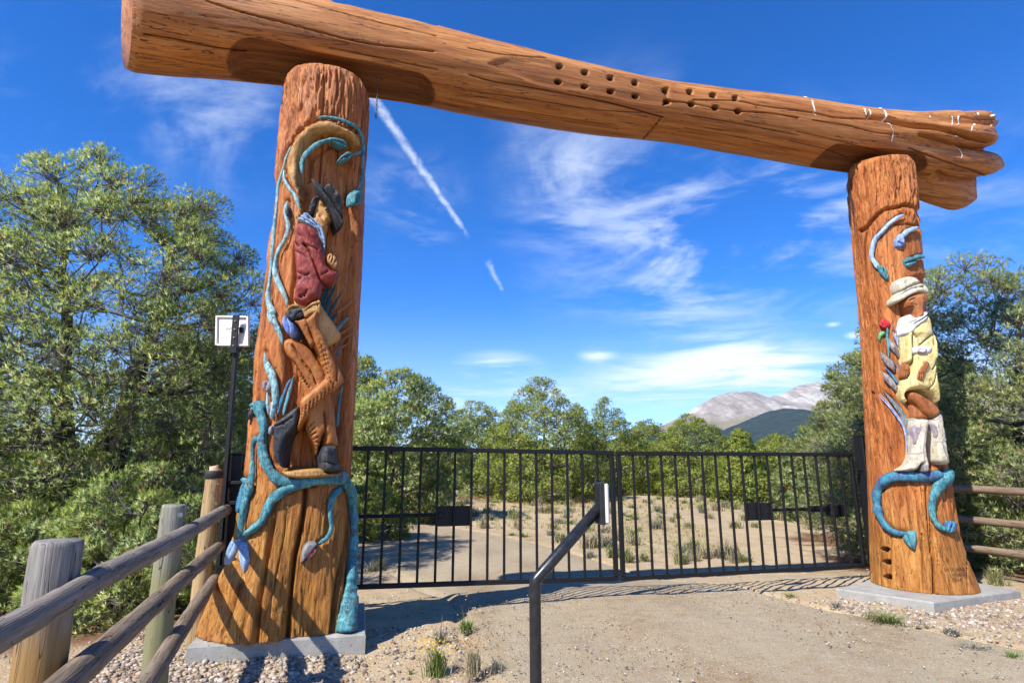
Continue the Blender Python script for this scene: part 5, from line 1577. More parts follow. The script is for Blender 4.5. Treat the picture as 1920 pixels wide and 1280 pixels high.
def build_solar():
    y = 6.0
    base = np.array([-2.915, y, 0.62])
    t = thing('solar_panel', base, 'small solar panel seen from behind on a slim black pole', 'solar panel')
    top = at_depth(447, 596, y)
    ax = np.eye(3)
    up = unit(top - base)
    pa = np.array([unit(np.cross([0, 1.0, 0], up)), [0, 1.0, 0], up]); pa[0] = -pa[0] if pa[0][0] < 0 else pa[0]
    pa[1] = np.cross(pa[2], pa[0])
    L = np.linalg.norm(top - base)
    mb = MB(); mb.box(base + up * (L - 0.3) / 2, (0.042, 0.042, L - 0.3), pa, 0.004); mb.build('pole', M['iron'], t)
    br = MB(); br.box(top - up * 0.19 + np.array([0, -0.052, 0]), (0.072, 0.018, 0.42), pa, 0.004); o = br.build('bracket', M['iron'], t)
    for k in range(4):
        bolt(o, top - up * (0.05 + 0.09 * k) + np.array([0, -0.063, 0]), np.array([0, -1.0, 0]), 0.006)
    # the panel: turned a little so its right edge is nearer, leaning back
    c = at_depth(437, 621, y + 0.02)
    u = unit(np.array([1.0, -0.10, -0.04])); v = unit(np.array([-0.15, 0.12, 1.0])); n = np.cross(u, v)
    A = np.array([u, n, v]); W, H = 0.372, 0.345
    if n[1] < 0:
        A[1] = -n; 
    back = -A[1]
    mb = MB(); mb.box(c, (W - 0.03, 0.006, H - 0.03), A); sh = mb.build('back_sheet', M['backsheet'], t)
    mb = MB(); mb.box(c - back * 0.0085, (W - 0.03, 0.006, H - 0.03), A); mb.build('cell_face', M['cell'], t)
    for sgn in (-1, 1):
        mb = MB(); mb.box(c + u * sgn * (W / 2 - 0.007) + back * 0.01, (0.018, 0.042, H), A, 0.003); mb.build('frame_bar', M['frame'], t)
        mb = MB(); mb.box(c + v * sgn * (H / 2 - 0.007) + back * 0.0085, (W - 0.034, 0.042, 0.018), A, 0.003); mb.build('frame_bar', M['frame'], t)
    mb = MB(); mb.box(c + u * 0.105 + back * 0.018 + v * 0.01, (0.045, 0.028, 0.06), A, 0.004); mb.build('junction_box', M['iron'], t)
    mb = MB()
    for k in range(7):
        mb.box(c + u * (-0.075 + 0.013 * k) + v * (0.02 + 0.008 * ((k * 5) % 3)) + back * 0.0045, (0.007, 0.002, 0.030 - 0.006 * (k % 3)), A)
    mb.box(c + u * -0.035 + v * -0.012 + back * 0.0045, (0.09, 0.002, 0.004), A)
    mb.build('rating_label', M['print'], sh)
    for z in (1.42, 1.22):
        mb = MB(); p0 = base + up * ((z - base[2]) / up[2])
        mb.box(p0 + np.array([0.08, 0.04, 0]), (0.20, 0.05, 0.035), pa, 0.004); mb.build('clamp', M['iron'], t)


def build_keypad():
    a = at_depth(1003, 1088, 3.05)
    b = at_depth(1128, 946, 3.14)
    foot = np.array([a[0], a[1], gz(a[0], a[1]) - 0.1])
    t = thing('keypad_stand', foot, 'bent black tube pedestal holding a keypad box in front of the gate', 'keypad stand')
    d = unit(b - a)
    r = 0.029
    # mitred bend with a short curve
    arc = [a + np.array([0, 0, -0.03]), a + np.array([0, 0, -0.004]) + d * 0.002, a + d * 0.03]
    P = np.vstack([foot, a + np.array([0, 0, -0.4]), catmull(np.array(arc), n=3), b + d * 0.0])
    v, f = tube_data(P, r, 24)
    mesh_obj('tube', v, f, M['gunmetal'], t)
    mb = MB(); c = at_depth(1124, 943, 3.14)
    A = np.array([[0.985, 0.17, 0], [-0.17, 0.985, 0], [0, 0, 1.0]])
    mb.box(c + np.array([0.002, 0, 0]), (0.027, 0.10, 0.212), A, 0.004); mb.build('back_box', M['gunmetal'], t)
    mb = MB(); mb.box(c + A[0] * 0.0265, (0.024, 0.11, 0.206), A, 0.009); mb.build('cover', M['plastic'], t)
    mb = MB(); mb.box(c + A[0] * 0.0395, (0.004, 0.08, 0.10), A, 0.001); k = mb.build('key_panel', M['gunmetal'], t)
    for i in range(4):
        for j in range(3):
            mb = MB(); mb.box(c + A[0] * 0.0425 + A[1] * (0.024 * (j - 1)) + np.array([0, 0, 0.036 - 0.024 * i]), (0.004, 0.015, 0.013), A, 0.001); mb.build('key', M['plastic'], k)
    mb = MB(); mb.tube([c + A[0] * 0.016 + np.array([0, -0.02, -0.104]), c + A[0] * 0.016 + np.array([0, -0.02, -0.118])], 0.007, 8); mb.build('lock', M['steel'], t)


def build_chains():
    for p, n, link, label in ((at_depth(708, 170, 5.80), 13, 0.028, 'short steel chain dangling from the beam right of the cowboy post'), (at_depth(1593, 352, 7.62), 20, 0.030, 'dark steel chain hanging down the left edge of the right post')):
        t = thing('hanging_chain', p, label, 'chain', 'chains hanging from the beam')
        mb = MB(); mb.tube([p + np.array([0, 0, 0.22]), p], 0.004, 6); mb.build('wire', M['chain'], t)
        a = np.linspace(0, 2 * math.pi, 13)
        for k in range(n):
            c = p + np.array([0.003 * math.sin(k), 0, -link * (k + 0.5)])
            h = link * 0.68; w_ = link * 0.36
            x = np.cos(a) * w_; z = np.sin(a) * h
            ring = np.stack([x, 0 * x, z] if k % 2 else [0 * x, x, z], -1) + c
            mb = MB(); mb.tube(ring, link * 0.13, 6, False); mb.build('link', M['chain'], t)


# ------------------------------------------------------------------ trees
def foliage_mat(name, lo, hi, tip, dead=(0.30, 0.19, 0.10)):
    m, w = material(name)
    t = attr(w, 'tone')
    col = w.ramp(t, [(0.0, lo), (0.55, hi), (0.93, tip), (0.955, tip), (0.965, dead), (1.0, dead)])
    c = coord(w)
    col = w.mix(w.range(w.noise(c, 0.9, 2, 0.5), 0.3, 0.7, 0.0, 0.5), col, w.mix(1.0, col, (1.25, 1.05, 0.62), 'MULTIPLY'))
    dif = w.add('ShaderNodeBsdfPrincipled'); w.set(dif, 'Base Color', col); w.set(dif, 'Roughness', 0.5); w.set(dif, 'Specular IOR Level', 0.35)
    tr = w.add('ShaderNodeBsdfTranslucent'); w.set(tr, 'Color', w.mix(1.0, col, (1.5, 1.6, 0.7), 'MULTIPLY'))
    mx = w.add('ShaderNodeMixShader'); w.set(mx, 0, 0.38); w.set(mx, 1, dif.outputs[0]); w.set(mx, 2, tr.outputs[0])
    o = w.add('ShaderNodeOutputMaterial'); w.set(o, 'Surface', mx.outputs[0])
    return m


def bark_mat(name, a, b):
    m, w = material(name)
    c = coord(w)
    n = w.noise(w.mapping(c, (9, 9, 3)), 2.5, 6, 0.7, 0.5)
    col = w.mix(w.range(n, 0.35, 0.65), a, b)
    finish(w, col, 0.9, n, 0.8, 0.02, 0.15)
    return m


M['pinon'] = foliage_mat('pinon_needles', (0.135, 0.19, 0.060), (0.29, 0.38, 0.14), (0.49, 0.54, 0.24))
M['pinon_blue'] = foliage_mat('grey_pinon_needles', (0.145, 0.195, 0.085), (0.30, 0.37, 0.165), (0.50, 0.53, 0.28), (0.36, 0.22, 0.13))
M['juniper'] = foliage_mat('juniper_sprays', (0.13, 0.19, 0.034), (0.28, 0.36, 0.078), (0.46, 0.49, 0.13))
M['bark'] = bark_mat('dark_bark', (0.030, 0.024, 0.020), (0.095, 0.080, 0.070))
M['twig'] = bark_mat('grey_twigs', (0.10, 0.088, 0.078), (0.25, 0.225, 0.20))


class Tubes:
    """many branch tubes gathered in one mesh"""
    def __init__(s):
        s.v = []; s.f = []; s.n = 0

    def add(s, P, r, n):
        rad = np.broadcast_to(np.asarray(r, float), (len(P),))
        T, N, B = frames(P)
        a = np.arange(n) * 2 * math.pi / n
        V = P[:, None] + rad[:, None, None] * (np.cos(a)[None, :, None] * N[:, None] + np.sin(a)[None, :, None] * B[:, None])
        i = np.arange(len(P) - 1)[:, None] * n; j = np.arange(n); j2 = (j + 1) % n
        q = np.stack([i + j, i + j2, i + n + j2, i + n + j], -1).reshape(-1, 4)
        s.v.append(V.reshape(-1, 3)); s.f.append(q.astype(np.int32) + s.n); s.n += len(P) * n

    def batch(s, P, r):
        """many little three-point twigs at once, triangular in section"""
        P = np.asarray(P); m = len(P)
        T = unit(P[:, 2] - P[:, 0] + 1e-9)
        ref = np.where(np.abs(T[:, 2:]) < 0.9, np.array([[0, 0, 1.0]]), np.array([[1.0, 0, 0]]))
        N = unit(np.cross(T, ref)); B = np.cross(T, N)
        a = np.arange(3) * 2 * math.pi / 3
        off = np.cos(a)[None, :, None] * N[:, None] + np.sin(a)[None, :, None] * B[:, None]
        V = P[:, :, None] + np.asarray(r)[None, :, None, None] * off[:, None]
        i = np.arange(2)[:, None] * 3; j = np.arange(3); j2 = (j + 1) % 3
        q = np.stack([i + j, i + j2, i + 3 + j2, i + 3 + j], -1).reshape(-1, 4)
        s.v.append(V.reshape(-1, 3)); s.f.append((q[None] + (np.arange(m) * 9)[:, None, None]).reshape(-1, 4).astype(np.int32) + s.n); s.n += m * 9

    def build(s, name, mat, parent, fit=None):
        v = np.vstack(s.v)
        return mesh_obj(name, fit(v) if fit else v, np.vstack(s.f), mat, parent)


def needle_mesh(cen, dirs, size, n, width, rs, spread=0.9):
    """tufts: n needle blades fanning out round each twig tip"""
    N = len(cen)
    rnd = unit(rs.randn(N, n, 3))
    d = unit(dirs[:, None] * 0.75 + rnd * spread)
    L = (size[:, None] * (0.65 + 0.5 * rs.rand(N, n)))[..., None]
    base = cen[:, None] + rnd * size[:, None, None] * 0.10 - dirs[:, None] * size[:, None, None] * (0.35 * rs.rand(N, n))[..., None]
    face = unit(dirs[:, None] + 0.55 * unit(rs.randn(N, n, 3)))
    side = unit(np.cross(d, face)) * (width * size / np.median(size))[:, None, None]
    V = np.stack([base - side, base + side, base + d * L + side * 0.35, ], 2)
    tone = rs.rand(N)
    nor = unit(dirs[:, None] * 0.8 + rnd * 0.75)          # a tuft shades as the little brush it is
    return V.reshape(-1, 3), np.arange(N * n * 3, dtype=np.int32).reshape(-1, 3), np.repeat(tone, n * 3), np.repeat(nor.reshape(-1, 3), 3, 0)


PROFILES = {
    'dome': [(0.02, 0.55), (0.12, 0.85), (0.35, 1.0), (0.55, 0.97), (0.72, 0.80), (0.86, 0.54), (0.95, 0.30), (1.0, 0.10)],
    'round': [(0.0, 0.80), (0.12, 1.0), (0.35, 0.98), (0.58, 0.80), (0.75, 0.58), (0.90, 0.30), (1.0, 0.06)],
    'pointed': [(0.0, 0.85), (0.15, 1.0), (0.40, 0.82), (0.65, 0.52), (0.85, 0.26), (1.0, 0.04)],
    'open': [(0.06, 0.45), (0.25, 0.85), (0.5, 1.0), (0.7, 0.85), (0.85, 0.62), (1.0, 0.16)],
    'bush': [(0.0, 0.85), (0.3, 1.0), (0.6, 0.85), (0.85, 0.5), (1.0, 0.12)],
}


def make_tree(name, label, cat, loc, H, Rad, seed, mat='pinon', prof='round', clumps=110, per=26, needles=12, size=0.16, width=0.012, clump_r=0.42, limbs=12, group=None, trunk_r=None, stems=1, gap=0.34, dead=0, lop=(0.0, 0.0), shell=0.55):
    """trunk and limbs reach out to clumps of needle tufts set through an uneven crown"""
    rs = np.random.RandomState(seed)
    loc = np.asarray(loc, float)
    t = thing(name, loc, label, cat, group)
    trunk, tw = Tubes(), Tubes()
    pz = np.array([p[0] for p in PROFILES[prof]]); pr = np.array([p[1] for p in PROFILES[prof]])

    def env(zf, az):
        lump = 0.80 + 0.42 * vnoise(np.cos(az) * 1.5 + seed, np.sin(az) * 1.5 + 7, zf * 3.6 + seed * 0.7)
        return Rad * np.interp(zf, pz, pr) * lump
    # clump centres: best of several candidates so that they spread
    C = []
    area_w = np.interp(np.linspace(0, 1, 200), pz, pr) ** 0.6; area_w = area_w / area_w.sum()
    while len(C) < clumps:
        zf = rs.choice(np.linspace(0, 1, 200), 6, p=area_w); az = rs.rand(6) * 6.283
        rr = env(zf, az) * (shell + (1 - shell) * rs.rand(6) ** 0.6)
        cand = np.stack([np.cos(az) * rr + lop[0] * zf, np.sin(az) * rr + lop[1] * zf, zf * (H - 0.5 * clump_r)], -1)
        # openings where nothing grows
        open_ = vnoise(cand[:, 0] * 0.9 / Rad * 2 + seed, cand[:, 1] * 0.9 / Rad * 2, cand[:, 2] * 1.6 / H * 2 + 3) < gap
        cand = cand[~open_]
        if not len(cand):
            continue
        if C:
            dist = np.min(np.linalg.norm(cand[:, None] - np.array(C)[None], axis=-1), 1)
            C.append(cand[np.argmax(dist)])
        else:
            C.append(cand[0])
    C = np.array(C)
    tr = trunk_r or H * 0.026
    paths = []
    for k in range(stems):
        az = k * 6.283 / stems + rs.rand()
        out = 0.0 if stems == 1 else rs.uniform(0.18, 0.42) * Rad
        tt = np.linspace(0, 1, 12); h = H * rs.uniform(0.62, 0.82)
        wob = np.cumsum(rs.randn(12, 2) * 0.012 * H, 0) * tt[:, None]
        P = np.stack([out * np.cos(az) * tt ** 0.8 + lop[0] * tt + wob[:, 0], out * np.sin(az) * tt ** 0.8 + lop[1] * tt + wob[:, 1], -0.2 + (h + 0.2) * tt], -1)
        trunk.add(loc + P, tr * (1 - 0.93 * tt ** 0.9) * (1 if k == 0 else 0.75), 9); paths.append((P, tr * (1 - 0.93 * tt ** 0.9)))
    nodes = np.vstack([p for p, _ in paths]); nrad = np.concatenate([r for _, r in paths])
    order = np.argsort(-np.linalg.norm(C - np.array([0, 0, H * 0.35]), axis=1))
    seeds = list(order[::max(1, len(order) // limbs)])
    grown = [nodes]; grad = [nrad]

    def grow(target, r_max, sides, sag):
        N = np.vstack(grown); Rr = np.concatenate(grad)
        # join below and inside the target, from wood thick enough
        cost = np.linalg.norm(N - target, axis=1) + 0.7 * np.maximum(0, N[:, 2] - target[2] + 0.25 * np.linalg.norm((N - target)[:, :2], axis=1)) + 0.02 / (Rr + 0.004)
        j = int(np.argmin(cost)); a = N[j]
        tt = np.linspace(0, 1, 7)
        L = np.linalg.norm(target - a)
        P = a + (target - a) * tt[:, None] + np.array([0, 0, 1.0]) * (sag * L * np.sin(tt * math.pi))[:, None] + np.cumsum(rs.randn(7, 3) * 0.022 * L, 0) * (tt * (1 - tt) * 3)[:, None]
        r0 = min(Rr[j] * 0.75, r_max)
        r = r0 * (1 - tt) ** 0.8 + min(0.006, r0)
        (trunk if sides > 4 else tw).add(loc + P, r, sides)
        grown.append(P[1:]); grad.append(r[1:])
    for k in seeds:
        grow(C[k] * np.array([0.95, 0.95, 1.0]), tr * 0.5, 6, -0.10)
    sset = set(seeds)
    for k in order[::-1]:
        if k not in sset:
            grow(C[k], tr * 0.22, 4, -0.06)
    cen, dirs, twl = [], [], []
    for c in C:
        cr = clump_r * rs.uniform(0.7, 1.25)
        m = max(6, int(per * rs.uniform(0.75, 1.25)))
        out = unit(np.array([c[0] - lop[0] * c[2] / H, c[1] - lop[1] * c[2] / H, 0.25 * Rad + 0.25 * (c[2] - H * 0.4)]))
        v = unit(rs.randn(m, 3) + out * 0.9 + np.array([0, 0, 0.35]))
        q = c + v * (cr * (0.35 + 0.65 * rs.rand(m) ** 0.5))[:, None] * np.array([1.0, 1.0, 0.75])
        q[:, 2] = np.clip(q[:, 2], 0.05, H)
        cen.append(q); dirs.append(unit(v + np.array([0, 0, 0.4]) + out * 0.3))
        e = q[::4]; k_ = len(e)
        twl.append(np.stack([c + rs.randn(k_, 3) * 0.05 * cr, (c + e) / 2 + rs.randn(k_, 3) * 0.08 * cr, e], 1))
    tw.batch(loc + np.vstack(twl), np.array([0.007, 0.0055, 0.004]) * (0.5 + 0.07 * H))
    N = np.vstack(grown); twl = []
    for k in range(dead):          # bare grey twigs inside the crown
        a = N[rs.randint(len(N))]
        d = unit(rs.randn(3) + np.array([0, 0, -0.1])); L = rs.uniform(0.3, 0.9)
        b = a + d * L * 0.5 + rs.randn(3) * 0.06; e = b + unit(d + rs.randn(3) * 0.6) * L * 0.5
        twl += [np.array([[a, b, e]]), np.array([[b, b + unit(d + rs.randn(3) * 0.8) * L * 0.2, b + unit(d + rs.randn(3) * 0.9) * L * 0.4]])]
    if twl:
        tw.batch(loc + np.vstack(twl), np.array([0.0075, 0.005, 0.002]))
    trunk.build('trunk', M['bark'], t)
    tw.build('twigs', M['twig'], t)
    cen = np.vstack(cen) + loc; dirs = np.vstack(dirs)
    sz = size * (0.75 + 0.5 * rs.rand(len(cen)))
    v, f, tone, nor = needle_mesh(cen, dirs, sz, needles, width, rs)
    o = mesh_obj('crown', v, f, M[mat], t, False, attrs={'tone': tone})
    a = o.data.attributes.new('custom_normal', 'FLOAT_VECTOR', 'POINT'); a.data.foreach_set('vector', nor.astype(np.float32).ravel())
    o.data.update()
    return t


def spot(px, dist):
    d = sight(px, 880.0)
    x = d[0] / d[1] * dist
    return np.array([x, dist, gz(x, dist) - 0.03])


FAR = []


def build_trees():
    W = 'pinon tree'
    # --- the big ones near the fence
    make_tree('pinon_tree', 'huge spreading pinon filling the left side behind the solar panel', 'tree', spot(165, 10.2), 7.9, 3.1, 12, 'pinon', 'dome', 430, 112, 9, 0.072, 0.0058, 0.50, 26, trunk_r=0.24, stems=4, gap=0.24, dead=420, shell=0.5)
    make_tree('pinon_tree', 'broad grey-green pinon at the right edge behind the yellow-dress post', 'tree', spot(1868, 11.0), 6.0, 2.75, 24, 'pinon_blue', 'round', 400, 108, 9, 0.072, 0.0060, 0.50, 20, trunk_r=0.18, stems=3, gap=0.20, dead=260, shell=0.45)
    make_tree('pinon_tree', 'grey-green pinon just left of the tall black gate post', 'tree', spot(1630, 15.5), 5.2, 1.1, 31, 'pinon_blue', 'dome', 150, 80, 8, 0.085, 0.0078, 0.34, 12, gap=0.24, dead=40)
    # --- saplings beyond the left fence
    for k, (px, dist, H, rad, lab) in enumerate([
        (262, 6.9, 1.75, 0.85, 'bushy young pinon behind the middle post of the left fence'), (120, 7.4, 1.55, 0.95, 'bushy young pinon behind the thick grey fence post'), (350, 8.0, 1.8, 0.8, 'bushy young pinon behind the tan fence post with black band'),
        (-10, 7.0, 1.6, 0.9, 'bushy young pinon cut by the left edge of the photo')]):
        make_tree('pinon_sapling', lab, 'young tree', spot(px, dist), H, rad, 41 + k, 'pinon', 'bush', 46, 80, 12, 0.062, 0.0040, 0.26, 9, gap=0.36, dead=30, shell=0.35)
    make_tree('pinon_sapling', 'low dark pinon spreading behind the right rail fence', 'young tree', spot(1870, 9.9), 1.5, 1.1, 47, 'pinon_blue', 'bush', 50, 40, 16, 0.085, 0.0055, 0.28, 9, gap=0.36, dead=60, shell=0.35)
    # --- behind the gate
    mids = [  # px, py of the top, distance, half width in px, seed, material, label
        (742, 690, 21.0, 108, 52, 'pinon', 'bushy pinon right beside the left carved post, beyond the gate'),
        (655, 655, 26.0, 70, 53, 'pinon', 'tall pinon mostly hidden behind the left carved post'),
        (893, 752, 38.0, 58, 54, 'pinon', 'pale thin pinon left of the tallest rounded juniper'),
        (1020, 707, 33.0, 104, 55, 'juniper', 'tallest rounded juniper in the middle beyond the gate'),
        (1138, 743, 40.0, 74, 56, 'juniper', 'pointed juniper directly right of the tallest rounded one'),
        (1215, 784, 47.0, 58, 57, 'juniper', 'low rounded juniper left of the mountain view'),
        (1300, 774, 38.0, 74, 58, 'juniper', 'wide rounded juniper in front of the bare mountain slope'),
        (1392, 802, 31.0, 44, 59, 'juniper', 'small bright juniper below the forested hill'),
        (1462, 812, 36.0, 60, 60, 'juniper', 'low juniper right of the small bright one, below the hill'),
        (1532, 792, 21.0, 60, 61, 'pinon_blue', 'low grey pinon behind the right leaf of the gate'),
        (700, 897, 15.5, 58, 62, 'juniper', 'low round bush beside the road just right of the left carved post'),
        (1725, 600, 17.0, 100, 66, 'pinon_blue', 'pinon peeping out behind the yellow-dress post'),
        (395, 640, 15.0, 110, 67, 'pinon', 'dark pinon behind the pole of the solar panel'),
    ]
    mids = [(a_, d_, float(at_depth(a_, b_, d_)[2] - spot(a_, d_)[2]), w_ / FPX * d_ * 1.03, s_, m_, l_) for a_, b_, d_, w_, s_, m_, l_ in mids]
    for px, dist, H, rad, sd, mt, lab in mids:
        jun = mt == 'juniper'
        small = H < 2.2
        pf = {53: 'dome', 54: 'open', 55: 'round', 56: 'pointed', 57: 'round', 58: 'round', 59: 'pointed', 52: 'dome', 66: 'open', 67: 'dome'}.get(sd, 'round')
        make_tree('juniper_tree' if jun else 'pinon_tree', lab, 'tree', spot(px, dist), H, rad * 1.05, sd, mt, 'bush' if small else pf, 60 if small else (290 if sd == 55 else 230 if jun else 200), 72, 6, 0.08 if small else 0.115, 0.008 if small else 0.016, 0.26 if small else 0.32 + 0.095 * rad, 12, gap=0.0 if jun else 0.16, dead=20, shell=0.5 if jun else 0.4)
    # --- far trees: three patterns copied through the wood
    rs = np.random.RandomState(77)
    protos = [make_tree('pinon_tree' if k == 1 else 'juniper_tree', 'distant rounded tree in the wood beyond the clearing', 'tree', (0, 0, 0), 5.2, 2.3, 90 + k, ('juniper', 'pinon', 'juniper')[k], ('round', 'dome', 'pointed')[k], 170, 40, 7, 0.20, 0.028, 0.60, 8, group='distant trees of the wood', gap=0.06, shell=0.45) for k in range(3)]
    placed = []
    spots = [(660, 31), (810, 46), (845, 60), (930, 58), (975, 52), (1085, 55), (1165, 60), (1180, 48), (1255, 58), (1345, 62), (1430, 55), (1440, 72), (1500, 60), (1560, 48), (1375, 80), (1290, 85), (1215, 78), (1120, 80), (870, 85), (770, 70), (720, 52), (1600, 60), (1530, 80),
             (1650, 45), (1720, 38), (1790, 30), (1880, 26), (1950, 24), (560, 40), (480, 30), (400, 26), (300, 32), (200, 28), (90, 24), (-60, 22), (20, 34), (620, 55), (350, 45), (1830, 48), (2050, 30)]
    for k, (px, dist) in enumerate(spots):
        p = spot(px, dist)
        sc = rs.uniform(0.74, 1.0) * (1.0 if dist > 40 else 0.85)
        if 1330 < px < 1560: sc *= 0.72
        o = protos[k % 3] if k < 3 else copy_thing(protos[k % 3])
        o.location = p.tolist(); o.rotation_euler = (0, 0, rs.uniform(0, 6.28)); o.scale = (sc * rs.uniform(0.9, 1.2), sc * rs.uniform(0.9, 1.2), sc)
        TREE_SPOTS.append((p[0], p[1], 2.6 * sc))
    for k in range(46):
        dist = rs.uniform(75, 170); px = rs.uniform(640, 1640)
        p = spot(px, dist); sc = rs.uniform(0.75, 1.05)
        if 1300 < px < 1580: sc *= 0.75
        o = copy_thing(protos[k % 3], loc=p, rotz=rs.uniform(0, 6.28), scale=(sc * 1.15, sc * 1.15, sc))


TREE_SPOTS += [(*spot(215, 10.2)[:2], 3.3), (*spot(1850, 11)[:2], 3.0), (*spot(1610, 15.5)[:2], 2.1), (*spot(255, 6.6)[:2], 1.2), (*spot(110, 7.2)[:2], 1.4), (*spot(345, 7.8)[:2], 1.0), (*spot(745, 21)[:2], 2.4), (*spot(655, 24)[:2], 2.2), (*spot(893, 36)[:2], 2.8), (*spot(1022, 33)[:2], 3.6),
                (*spot(1138, 40)[:2], 2.6), (*spot(1215, 47)[:2], 3.0), (*spot(1302, 38)[:2], 3.0), (*spot(1395, 30)[:2], 2.0), (*spot(1468, 34)[:2], 2.4), (*spot(1535, 21)[:2], 1.5), (*spot(1870, 9.6)[:2], 1.5)]


# ------------------------------------------------------------------ small plants, gravel
def blade_tuft(name, parent, loc, n, h, spread, width, mat, seed, curl=0.5):
    rs = np.random.RandomState(seed)
    V, T = [], []
    for k in range(n):
        az = rs.rand() * 6.28; r0 = spread * 0.28 * math.sqrt(rs.rand())
        hh = h * rs.uniform(0.45, 1.0); out = spread * rs.uniform(0.3, 1.0)
        d = np.array([math.cos(az), math.sin(az), 0])
        b = np.array([rs.randn() * r0, rs.randn() * r0, -0.01])
        m = b + d * out * 0.35 + np.array([0, 0, hh * 0.62]); e = b + d * out * (0.7 + 0.5 * curl) + np.array([0, 0, hh * (1.0 - 0.25 * curl * rs.rand())])
        s = np.array([-d[1], d[0], 0]) * width
        V += [b - s, b + s, m + s * 0.8, m - s * 0.8, e]; T += [rs.rand()] * 5
    V = np.array(V) + np.asarray(loc)
    f = []
    for k in range(n):
        o = 5 * k
        f += [(o, o + 1, o + 2, o + 3), (o + 3, o + 2, o + 4)]
    return mesh_obj(name, V, f, mat, parent, True, attrs={'tone': np.array(T)}, at=None if parent else loc)


def grass_mat(name, a, b, c):
    m, w = material(name)
    col = w.ramp(attr(w, 'tone'), [(0.0, a), (0.5, b), (1.0, c)])
    dif = w.add('ShaderNodeBsdfPrincipled'); w.set(dif, 'Base Color', col); w.set(dif, 'Roughness', 0.65); w.set(dif, 'Specular IOR Level', 0.2)
    tr = w.add('ShaderNodeBsdfTranslucent'); w.set(tr, 'Color', col)
    mx = w.add('ShaderNodeMixShader'); w.set(mx, 0, 0.25); w.set(mx, 1, dif.outputs[0]); w.set(mx, 2, tr.outputs[0])
    o = w.add('ShaderNodeOutputMaterial'); w.set(o, 'Surface', mx.outputs[0])
    return m


M['grass'] = grass_mat('tuft_grass', (0.14, 0.18, 0.055), (0.27, 0.28, 0.11), (0.42, 0.38, 0.21))
M['drygrass'] = grass_mat('dry_grass', (0.20, 0.17, 0.09), (0.33, 0.28, 0.17), (0.46, 0.39, 0.25))
M['meadow'] = grass_mat('meadow_grass', (0.24, 0.23, 0.07), (0.40, 0.355, 0.135), (0.52, 0.44, 0.22))
M['sage'] = grass_mat('grey_weed', (0.13, 0.13, 0.09), (0.22, 0.22, 0.16), (0.33, 0.31, 0.24))
M['weed'] = grass_mat('green_weed', (0.09, 0.14, 0.03), (0.18, 0.24, 0.055), (0.30, 0.32, 0.09))
M['flower'] = grass_mat('yellow_flower', (0.48, 0.30, 0.02), (0.60, 0.42, 0.03), (0.64, 0.40, 0.06))
M['rustflower'] = grass_mat('rusty_flower', (0.30, 0.16, 0.05), (0.42, 0.22, 0.08), (0.5, 0.3, 0.1))


def flowers(parent, loc, n, h, spread, size, mat, seed):
    rs = np.random.RandomState(seed); V, f, T = [], [], []
    for k in range(n):
        c = np.array([rs.randn() * spread * 0.5, rs.randn() * spread * 0.5, h * rs.uniform(0.75, 1.08)]) + np.asarray(loc)
        nrm = unit(rs.randn(3) * 0.6 + np.array([0, -0.2, 1])); u = unit(np.cross(nrm, [0.3, 1, 0.1])); v = np.cross(nrm, u)
        o = len(V)
        for a in np.linspace(0, 2 * math.pi, 7)[:-1]:
            V.append(c + (u * math.cos(a) + v * math.sin(a)) * size * rs.uniform(0.7, 1.1))
        V.append(c + nrm * size * 0.5); T += [rs.rand()] * 7
        f += [(o + i, o + (i + 1) % 6, o + 6) for i in range(6)]
    mesh_obj('flower_heads', np.array(V), f, mat, parent, True, attrs={'tone': np.array(T)}, kind='stuff')


